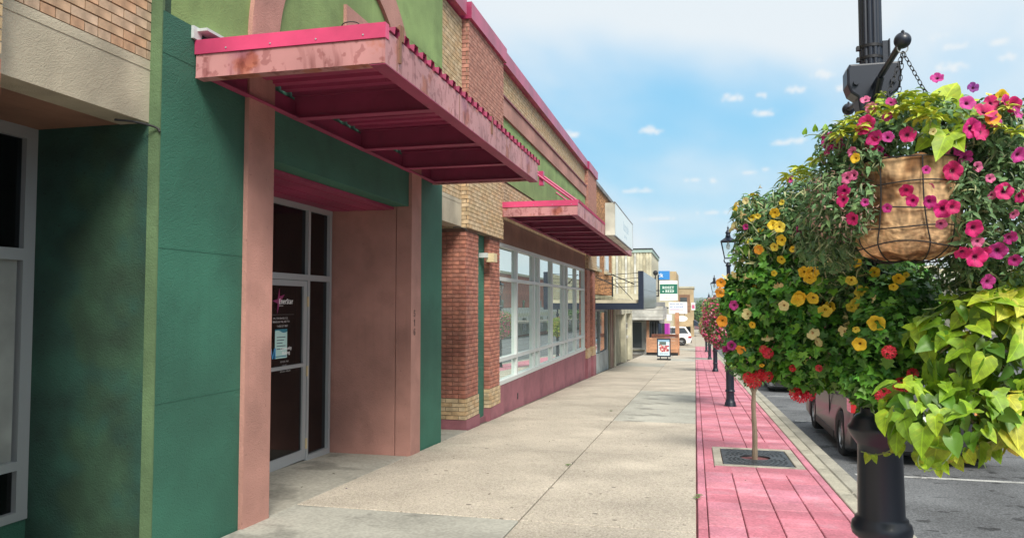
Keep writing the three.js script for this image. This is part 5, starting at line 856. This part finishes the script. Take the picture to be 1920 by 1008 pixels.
{ // projecting signs
  const bs = (name, label, D, px0, py0, px1, py1, draw, w, h) => {
    const a = zd(px0, py0, D), b = zd(px1, py1, D), t = thing(name, label, 'sign', [a.x, b.y, -D]);
    part('case', [box(a.x, b.x, b.y, a.y, -D - 0.22, -D)], C.whiteSign, t); part('sign_face', [panel([a.x + 0.015, b.y + 0.015, -D + 0.004], [b.x - a.x - 0.03, 0, 0], [0, a.y - b.y - 0.03, 0])], lettering(w, h, draw), t);
    part('bracket', [box(-3.2, a.x, (a.y + b.y) / 2 - 0.04, (a.y + b.y) / 2 + 0.04, -D - 0.14, -D - 0.08)], M.darkMetal, t); return t;
  };
  bs('hanging_sign', 'green and white projecting shop sign with two lines of white lettering', 54, 1237, 526, 1271, 563, (x, w, h) => { x.fillStyle = '#eef1ea'; x.fillRect(0, 0, w, h); x.fillStyle = '#0f6a55'; x.fillRect(0, h * 0.17, w, h * 0.5); x.fillStyle = '#f2fbf4'; x.font = 'bold 68px serif'; x.fillText('ROSET', 46, 152, 230); x.fillText('REID', 104, 220, 190); x.font = 'bold 44px serif'; x.fillText('&', 48, 216); x.fillStyle = '#8b8f8c'; x.font = '26px sans-serif'; x.fillText('FINE JEWELLERY', 60, 40, 240); x.fillStyle = '#555'; x.fillText('WATCHES &', 110, 292); x.fillText('DIAMONDS LTD', 70, 330); }, 340, 370);
  bs('hanging_sign', 'white projecting sign with blue lettering above the white oval sign', 58, 1254, 566, 1289, 588, (x, w, h) => { x.fillStyle = '#eef2f6'; x.fillRect(0, 0, w, h); x.fillStyle = '#3c5c8c'; x.font = 'bold 44px sans-serif'; x.fillText('MEDICINE HAT', 20, 56, 290); x.fillStyle = '#1f55a5'; x.fillText('KEY & REPAIR', 20, 112, 330); x.fillStyle = '#9a7ac0'; x.fillRect(20, 140, 200, 10); x.fillStyle = '#d08a7a'; x.fillRect(20, 166, 280, 14); }, 380, 240);
  const a = zd(1279, 597, 58), t = thing('oval_sign', 'small plain white oval sign hung below the blue-lettered sign', 'sign', [a.x, a.y, -58]); const g = new THREE.CylinderGeometry(0.42, 0.42, 0.08, 32); g.rotateX(Math.PI / 2); g.scale(1, 0.55, 1); g.translate(a.x, a.y, -58); part('board', [g], C.whiteSign, t); part('hanger', [bar([a.x - 0.2, a.y + 0.2, -58], [a.x - 0.2, a.y + 0.4, -58], 0.015, 5), bar([a.x + 0.2, a.y + 0.2, -58], [a.x + 0.2, a.y + 0.4, -58], 0.015, 5)], M.darkMetal, t, 'stuff');
  // marquee-end sign case, dark, beyond the silver panels
  const b = zd(1228, 512, 48), c = zd(1236, 556, 48), k = thing('sign_frame', 'narrow dark empty sign frame beside the green sign', 'sign', [b.x, c.y, -48]); part('frame', [box(b.x, b.x + 0.07, c.y, b.y, -48.1, -48)], M.darkMetal, k); part('frame', [box(c.x - 0.07, c.x, c.y, b.y - 0.1, -48.1, -48)], M.darkMetal, k); part('frame', [box(b.x + 0.07, c.x - 0.07, c.y, c.y + 0.08, -48.1, -48)], M.darkMetal, k); part('bracket', [box(-3.5, b.x, b.y - 0.4, b.y - 0.3, -48.1, -48)], M.darkMetal, k); part('finial', [move(new THREE.SphereGeometry(0.16, 10, 8), b.x + 0.04, b.y + 0.02, -48.05)], M.darkMetal, k);
}
{ // blue-fronted building and the tan block at the end
  const D = 78, a = zd(1226, 508, D), b = zd(1256, 524, D), t = thing('blue_parapet_building', 'building with a bright blue parapet sign over the low shops', 'building', [a.x, gy(-D), -D]);
  const e = zd(1268, 515, D); part('wall', [box(-14, e.x - 0.3, -5, b.y, -D - 12, -D)], C.cream, t); part('wall', [box(b.x, e.x, -5, a.y - 0.05, -D - 12, -D - 0.03)], C.tan, t); part('parapet_sign', [box(a.x - 2, b.x, b.y, a.y, -D - 0.3, -D + 0.05)], C.blue, t);
  part('sign_face', [panel([a.x + 0.2, b.y, -D + 0.055], [1.2, 0, 0], [0, 0.8, 0])], lettering(192, 128, (x, w, h) => { x.clearRect(0, 0, w, h); x.fillStyle = '#f2f6fa'; x.font = 'bold 84px sans-serif'; x.fillText('ck', 30, 86); }, { transparent: true }), t);
  const F = 104, p = zd(1270, 540, F), q = zd(1302, 640, F), u = thing('tan_building', 'tan two-storey block with a brown middle band closing the street', 'building', [p.x, gy(-F), -F]);
  const band = zd(1294, 552, F), lo = zd(1294, 612, F), mid = zd(1294, 585, F);
  part('wall', [box(-14, q.x, lo.y, p.y, -F - 14, -F)], C.tan, u); part('cornice', [box(-14, q.x + 0.12, p.y, p.y + 0.22, -F - 14, -F + 0.12)], C.cream, u); part('brown_band', [box(-14, band.x, mid.y, band.y, -F, -F + 0.06)], C.brownPanel, u); part('lower_wall', [box(-14, q.x - 0.2, -6, lo.y, -F - 14, -F - 1.2)], C.dark, u); part('corner_pier', [box(q.x - 0.45, q.x, -6, lo.y, -F - 1, -F)], C.tan, u);
  for (let k = 0; k < 3; k++) part('window', [box(band.x - 1.3 - k * 1.6, band.x - 0.4 - k * 1.6, mid.y + 0.3, band.y - 0.4, -F + 0.06, -F + 0.075)], C.shopGlass, u);
  const w = thing('dark_awning', 'small dark sloping awning at the corner of the tan block', 'awning', [q.x, lo.y, -F]); { const g = zd(1298, 600, F), h = zd(1311, 608, F), s = new THREE.Shape([[0, 0], [h.x - g.x, h.y - g.y], [h.x - g.x, h.y - g.y - 0.25], [0, h.y - g.y - 0.2]].map(v => new THREE.Vector2(...v))); const eg = new THREE.ExtrudeGeometry(s, { depth: 5, bevelEnabled: false }); eg.translate(g.x + 0.2, g.y, -F - 5); part('canvas', [eg], C.navy, w); part('frame', [box(g.x + 0.15, g.x + 0.2, g.y - 1, g.y, -F - 5, -F)], M.darkMetal, w); }
  const fl = zd(1301, 574, F - 4), v = thing('flag_sign', 'small pink and white flag sign on the tan block corner', 'sign', [fl.x, fl.y, -F + 4]); part('board', [box(fl.x - 0.3, fl.x + 0.2, fl.y - 0.5, fl.y + 0.5, -F + 3.95, -F + 4.05)], C.whiteSign, v); part('print', [box(fl.x - 0.22, fl.x + 0.12, fl.y - 0.3, fl.y + 0.2, -F + 4.05, -F + 4.06)], mat([0.6, 0.12, 0.25]), v); part('arm', [box(fl.x - 2, fl.x - 0.3, fl.y - 0.05, fl.y, -F + 3.97, -F + 4.03)], M.darkMetal, v);
}

// ---------- cars ----------
const tyre = mat([0.016, 0.016, 0.017], { roughness: 0.85 }), rim = mat([0.35, 0.36, 0.37], { roughness: 0.3, metalness: 0.85 }), carGlass = mat([0.02, 0.025, 0.03], { roughness: 0.03, clearcoat: 1, clearcoatRoughness: 0.02 }), trim = mat([0.015, 0.015, 0.016], { roughness: 0.5 }), redLens = mat([0.42, 0.008, 0.012], { roughness: 0.12, clearcoat: 1 }), amberLens = mat([0.75, 0.3, 0.1], { roughness: 0.12, clearcoat: 1 }), chrome = mat([0.6, 0.6, 0.62], { roughness: 0.12, metalness: 1 });
function makeCar(name, label, paint, [x, z], turn, S = {}) {
  const L = S.L ?? 4.35, W = S.W ?? 1.78, Hh = S.H ?? 1.5, wr = S.wr ?? 0.325, belt = S.belt ?? 0.96;
  const t = thing(name, label, 'car', [x, gy(z) - 0.15, z], 'cars parked in the street'); t.rotation.y = turn;
  // side view: u from the tail (0) to the nose (L)
  const ra = 0.82, fa = L - 0.88, s = new THREE.Shape();
  s.moveTo(0.10, 0.30); s.lineTo(0.02, 0.50); s.lineTo(0.0, 0.72); s.lineTo(0.06, belt); s.lineTo(0.42, belt + 0.035); s.lineTo(L * 0.70, belt); s.quadraticCurveTo(L * 0.88, belt - 0.05, L - 0.12, belt - 0.24); s.quadraticCurveTo(L, 0.66, L - 0.01, 0.5); s.lineTo(L - 0.12, 0.24);
  s.lineTo(fa + wr + 0.07, 0.22); s.absarc(fa, wr, wr + 0.07, -0.3, Math.PI + 0.3, false); s.lineTo(ra + wr + 0.07, 0.22); s.absarc(ra, wr, wr + 0.07, -0.3, Math.PI + 0.3, false); s.lineTo(0.10, 0.30);
  const place = g => { g.rotateY(Math.PI / 2); return g; };          // u runs to -z, depth to +x
  const lb = new THREE.ExtrudeGeometry(s, { depth: W - 0.16, bevelEnabled: true, bevelSize: 0.06, bevelThickness: 0.08, bevelSegments: 4, curveSegments: 18 }); place(lb); lb.translate(-W / 2 + 0.08, 0, L / 2); { const q = lb.attributes.position; for (let i = 0; i < q.count; i++) { const y = q.getY(i); q.setX(i, q.getX(i) * (1 - 0.15 * Math.max(0, y - 0.5))); } lb.computeVertexNormals(); } mesh('body', [lb], paint, t);
  const q = (u, y, k) => [k, y, L / 2 - u], h0 = W / 2 - 0.1, h1 = W / 2 - 0.24;
  const lo = [[0.12, belt + 0.02], [L * 0.735, belt]], hi = [[0.55, Hh - 0.04], [L * 0.53, Hh - 0.03]];
  const quad = (a, b, c, d) => { const g = new THREE.BufferGeometry(); g.setAttribute('position', new THREE.Float32BufferAttribute([...a, ...b, ...c, ...a, ...c, ...d], 3)); g.setAttribute('uv', new THREE.Float32BufferAttribute([0, 0, 1, 0, 1, 1, 0, 0, 1, 1, 0, 1], 2)); g.computeVertexNormals(); return g; };
  for (const k of [-1, 1]) mesh('side_window', [quad(q(...lo[0], k * h0), q(...lo[1], k * h0), q(...hi[1], k * h1), q(...hi[0], k * h1))], carGlass, t);
  mesh('rear_window', [quad(q(...lo[0], -h0), q(...lo[0], h0), q(...hi[0], h1), q(...hi[0], -h1))], carGlass, t); mesh('windscreen', [quad(q(...lo[1], -h0), q(...lo[1], h0), q(...hi[1], h1), q(...hi[1], -h1))], carGlass, t);
  const rs = new THREE.Shape(); rs.moveTo(0.42, Hh - 0.07); rs.lineTo(0.5, Hh - 0.02); rs.quadraticCurveTo(L * 0.3, Hh + 0.05, L * 0.52, Hh - 0.03); rs.lineTo(L * 0.55, Hh - 0.075); rs.lineTo(0.42, Hh - 0.07); const rg = new THREE.ExtrudeGeometry(rs, { depth: 2 * h1 - 0.04, bevelEnabled: true, bevelSize: 0.02, bevelThickness: 0.04, bevelSegments: 3 }); place(rg); rg.translate(-h1 + 0.02, 0, L / 2); mesh('roof', [rg], paint, t);
  for (const k of [-1, 1]) { mesh('pillar', [bar(q(...lo[0], k * h0), q(...hi[0], k * h1), 0.06, 6)], paint, t); mesh('pillar', [bar(q(...lo[1], k * h0), q(...hi[1], k * h1), 0.035, 6)], paint, t); mesh('pillar', [bar(q(L * 0.40, belt + 0.02, k * (h0 + 0.004)), q(L * 0.385, Hh - 0.05, k * (h1 + 0.004)), 0.03, 6)], trim, t); mesh('mirror', [move(new THREE.SphereGeometry(0.09, 10, 8).scale(1, 0.7, 0.6), k * (W / 2 + 0.08), belt + 0.06, L / 2 - L * 0.68)], paint, t);
    mesh('tail_light', [box(k * (W / 2 - 0.34), k * (W / 2 + 0.004), 0.74, 0.90, L / 2 - 0.22, L / 2 + 0.045).clone()], redLens, t); mesh('indicator', [box(k * (W / 2 - 0.34), k * (W / 2 - 0.2), 0.75, 0.83, L / 2 + 0.04, L / 2 + 0.052)], amberLens, t); mesh('headlight', [box(k * (W / 2 - 0.4), k * (W / 2 - 0.06), 0.58, 0.70, -L / 2 - 0.055, -L / 2 + 0.1)], chrome, t); mesh('sill', [box(k * (W / 2 - 0.05), k * (W / 2 + 0.01), 0.2, 0.3, -L / 2 + 1.3, L / 2 - 1.25)], trim, t); mesh('door_line', [box(k * (W / 2 - 0.02), k * (W / 2 - 0.004), 0.34, belt - 0.04, L / 2 - L * 0.4, L / 2 - L * 0.4 + 0.008)], trim, t); mesh('door_handle', [box(k * (W / 2 - 0.02), k * (W / 2 + 0.02), 0.82, 0.85, L / 2 - L * 0.37, L / 2 - L * 0.33)], paint, t); }
  mesh('bumper', [box(-W / 2 + 0.1, W / 2 - 0.1, 0.27, 0.46, L / 2 - 0.1, L / 2 + 0.06)], trim, t); mesh('bumper', [box(-W / 2 + 0.14, W / 2 - 0.14, 0.24, 0.44, -L / 2 - 0.06, -L / 2 + 0.1)], trim, t); mesh('number_plate', [box(-0.16, 0.16, 0.62, 0.72, L / 2 + 0.04, L / 2 + 0.068)], C.whiteSign, t); mesh('underbody', [box(-W / 2 + 0.12, W / 2 - 0.12, 0.17, 0.4, -L / 2 + 0.3, L / 2 - 0.25)], trim, t);
  for (const k of [-1, 1]) for (const u of [ra, fa]) {
    const w = holder('wheel', t); w.position.set(k * (W / 2 - 0.11), wr, L / 2 - u);
    const tg = lathe([[wr * 0.62, -0.1], [wr * 0.9, -0.105], [wr * 0.985, -0.085], [wr, -0.05], [wr, 0.05], [wr * 0.985, 0.085], [wr * 0.9, 0.105], [wr * 0.62, 0.1]], 32); tg.rotateZ(Math.PI / 2); mesh('tyre', [tg], tyre, w);
    const rg2 = lathe([[0.001, 0.03], [wr * 0.15, 0.04], [wr * 0.16, 0.02], [wr * 0.2, -0.02], [wr * 0.58, -0.03], [wr * 0.60, 0.085], [wr * 0.645, 0.09], [wr * 0.65, -0.09]], 28); rg2.rotateZ(-Math.PI / 2 * k); mesh('rim', [rg2], rim, w);
    for (let j = 0; j < 5; j++) { const a = j / 5 * 6.2832; mesh('spoke', [bar([k * 0.055, 0, 0], [k * 0.06, Math.cos(a) * wr * 0.6, Math.sin(a) * wr * 0.6], 0.028, 5)], rim, w); }
  }
  return t;
}
const paintOf = (c, m = 0.4) => mat(c, { roughness: 0.4, metalness: m, clearcoat: 0.35, clearcoatRoughness: 0.1 });
makeCar('parked_car', 'black hatchback with red tail lights parked beside the nearest flower lamp', paintOf([0.025, 0.026, 0.03], 0), [2.86, -12.75], 0, { L: 4.2 });
makeCar('parked_car', 'pale grey car parked ahead of the black hatchback', paintOf([0.5, 0.52, 0.54]), [2.95, -24.9], 0, { L: 4.5, H: 1.65 });
makeCar('parked_car', 'white sport utility car standing across the walk behind the patio fence', paintOf([0.82, 0.83, 0.82], 0), [-2.55, -72], Math.PI / 2, { L: 4.3, H: 1.72, wr: 0.37, belt: 1.05 }).position.y = gy(-72) + 0.02;
makeCar('parked_car', 'dark blue car parked across the street', paintOf([0.02, 0.05, 0.14]), [15.3, -34], 0); makeCar('parked_car', 'white car parked across the street', paintOf([0.75, 0.76, 0.75], 0), [15.3, -62], 0);

// ---------- far side of the street, seen in the shop window ----------
{
  const row = [[12, -22, 6.5, C.tan, 'tan shop across the street'], [-22, -46, 7.5, C.redBrick, 'red brick shop across the street'], [-46, -70, 5.2, C.cream, 'cream shop across the street'], [-70, -104, 6.8, C.white, 'long white two-storey block across the street'], [-104, -150, 9.5, C.redBrick, 'tall red brick block with pale cornice across the street'], [-150, -230, 7, C.olive, 'long olive block across the street']];
  for (const [a, b, h, m, label] of row) {
    const g = gy((a + b) / 2), t = thing('street_building', label, 'building', [20.2, g, (a + b) / 2], 'buildings across the street');
    part('wall', [box(20.2, 30, g - 1.5, g + h, b + 0.05, a - 0.05)], m, t); part('cornice', [box(20.0, 30, g + h, g + h + 0.35, b + 0.05, a - 0.05)], C.cream, t); part('shop_band', [box(20.05, 20.2, g + 2.9, g + 3.5, b + 0.3, a - 0.3)], m === C.white ? C.navy : C.creamPlain, t);
    if (b < -103) part('cladding', [box(20.06, 20.12, g, g + 4.4, b + 0.3, a - 0.3)], b < -200 ? C.cream : C.white, t);
    for (let z = a - 2; z > b + 2; z -= b < -103 ? 7 : 4) { const w = holder('window', t); part('pane', [box(20.02, 20.19, g + 0.6, g + 2.7, z - 1.5, z + 1.4)], C.shopGlass, w); part('frame', [box(20.12, 20.2, g + 2.7, g + 2.8, z - 1.6, z + 1.5)], C.white, w); if (h > 6) { const v = holder('window', t); part('pane', [box(20.14, 20.19, g + 4.1, g + 5.6, z - 0.7, z + 0.7)], C.shopGlass, v); part('sill', [box(20.08, 20.2, g + 4.0, g + 4.09, z - 0.8, z + 0.8)], C.cream, v); } }
  }
}
// ---------- far trees and hills ----------
{
  const bark = mat([0.12, 0.085, 0.055]), big = bladeLeaf(0.5, 0.34, 0.25, 0.3, 3);
  const spots = [[0.9, -122, 4.6, 2.0], [4.4, -132, 5.4, 2.6], [-2.6, -138, 4.2, 2.0], [8.5, -150, 6.2, 3.0], [2.4, -160, 6.8, 3.0], [-5.5, -165, 6.0, 2.8], [14, -142, 6.0, 2.8], [6, -185, 7.6, 3.4]];
  const tl = ['small bright tree beyond the tan block corner', 'broad green tree behind the dark awning', 'low green tree between the tan block and the hill', 'tall dark tree over the far road', 'high crowned tree straight down the street', 'round tree far behind the tan block', 'full green tree at the far kerb', 'tallest dark tree before the hill'];
  spots.forEach(([x, z, h, r], i) => {
    const g = gy(z) - 0.1, base = new THREE.Vector3(x, g, z), t = thing('far_tree', tl[i], 'tree', base.toArray(), 'trees at the end of the street');
    mesh('trunk', [bar([0, 0, 0], [0.1, h * 0.6, 0], 0.2, 8, 0.1)], bark, t); for (let k = 0; k < 5; k++) { const a = k * 1.3; mesh('limb', [bar([0.05, h * 0.35, 0], [Math.cos(a) * r * 0.6, h * 0.7, Math.sin(a) * r * 0.6], 0.08, 6, 0.03)], bark, t); }
    const bl = []; for (let k = 0; k < 9; k++) { const a = k * 2.4, q = r * 0.62 * Math.sqrt(k / 9); bl.push({ c: new THREE.Vector3(x + Math.cos(a) * q, g + h * 0.64 + rr(-0.16, 0.22) * h, z + Math.sin(a) * q), r: new THREE.Vector3(r * 0.48, h * 0.18, r * 0.48) }); }
    foliage('crown', t, base, big, B1, 1500, bl, { colour: tint(i % 2 ? [0.07, 0.15, 0.03] : [0.10, 0.21, 0.035], 0.35, 0.2), size: [0.6, 1.2], shell: 0.9 });
  });
  const hill = structure('hills'), n = 60; const p = [], u = []; const H2 = i => 9 + 8 * fbm(i * 0.13 + 3, 0.5, 0, 4, 301);
  for (let i = 0; i < n; i++) { const xa = -1500 + i * 50, xb = xa + 50; const v = [[xa, -6, -700], [xb, -6, -700], [xb, H2(i + 1) - 1, -1100], [xa, H2(i) - 1, -1100]], w = [v[3], v[2], [xb, -6, -1500], [xa, -6, -1500]]; for (const f of [v, w]) for (const k of [0, 1, 2, 0, 2, 3]) { p.push(...f[k]); u.push(f[k][0], f[k][2]); } }
  const g = new THREE.BufferGeometry(); g.setAttribute('position', new THREE.Float32BufferAttribute(p, 3)); g.setAttribute('uv', new THREE.Float32BufferAttribute(u, 2)); g.computeVertexNormals(); mesh('hillside', [g], mat([0.11, 0.13, 0.06], { map: 'mottle', rep: 120 }), hill);
}
// ---------- small things lying about ----------
{
  const bits = [[-3.3, -6.75, 'purple'], [-2.2, -7.9, 'dark'], [-2.0, -10.4, 'dark'], [-3.2, -10.9, 'dark'], [-2.9, -8.8, 'dark'], [-1.2, -8.3, 'dark'], [-2.6, -12.4, 'dark'], [-1.44, -8.6, 'green'], [-1.43, -12.2, 'dark'], [0.0, -7.25, 'green'], [0.02, -7.36, 'green'], [-0.9, -7.2, 'dark'], [-1.9, -6.9, 'dark'], [-3.8, -7.4, 'dark'], [-3.75, -6.7, 'dark'], [0.5, -8.3, 'dark'], [0.0, -11.6, 'dark'], [-0.02, -13.9, 'dark'], [-1.42, -16.2, 'dark'], [-1.6, -14.6, 'green']];
  const ml = { purple: petal([0.20, 0.05, 0.30]), dark: mat([0.10, 0.075, 0.045]), green: leafMat([0.12, 0.2, 0.04]) };
  const ll = { purple: 'fallen purple petal on the beige pavement by the entrance', dark: 'small dry brown leaf lying on the pavement', green: 'small green weed sprig in the pavement joint' };
  for (const [x, z, k] of bits) {
    const o = mesh(numbered(k === 'green' ? 'weed_sprig' : 'fallen_leaf'), k === 'green' ? mergeGeometries([0, 1, 2, 3, 4, 5].map(i => { const g = LEAF.petunia.clone(); g.rotateX(-0.9); g.rotateY(i * 1.05); return g; })) : LEAF.petunia, ml[k], scene);
    o.position.set(x, gy(z) + 0.006, z); if (k !== 'green') o.rotation.set(-1.45, 0, rr(0, 6)); o.scale.setScalar(k === 'green' ? 1.3 : rr(0.8, 1.4)); o.userData = { label: ll[k], category: k === 'green' ? 'weed' : k === 'purple' ? 'petal' : 'leaf', group: k === 'green' ? 'weeds in the joints' : k === 'purple' ? 'petals' : 'dry leaves on the pavement' };
  }
}
renderer.render(scene, camera);
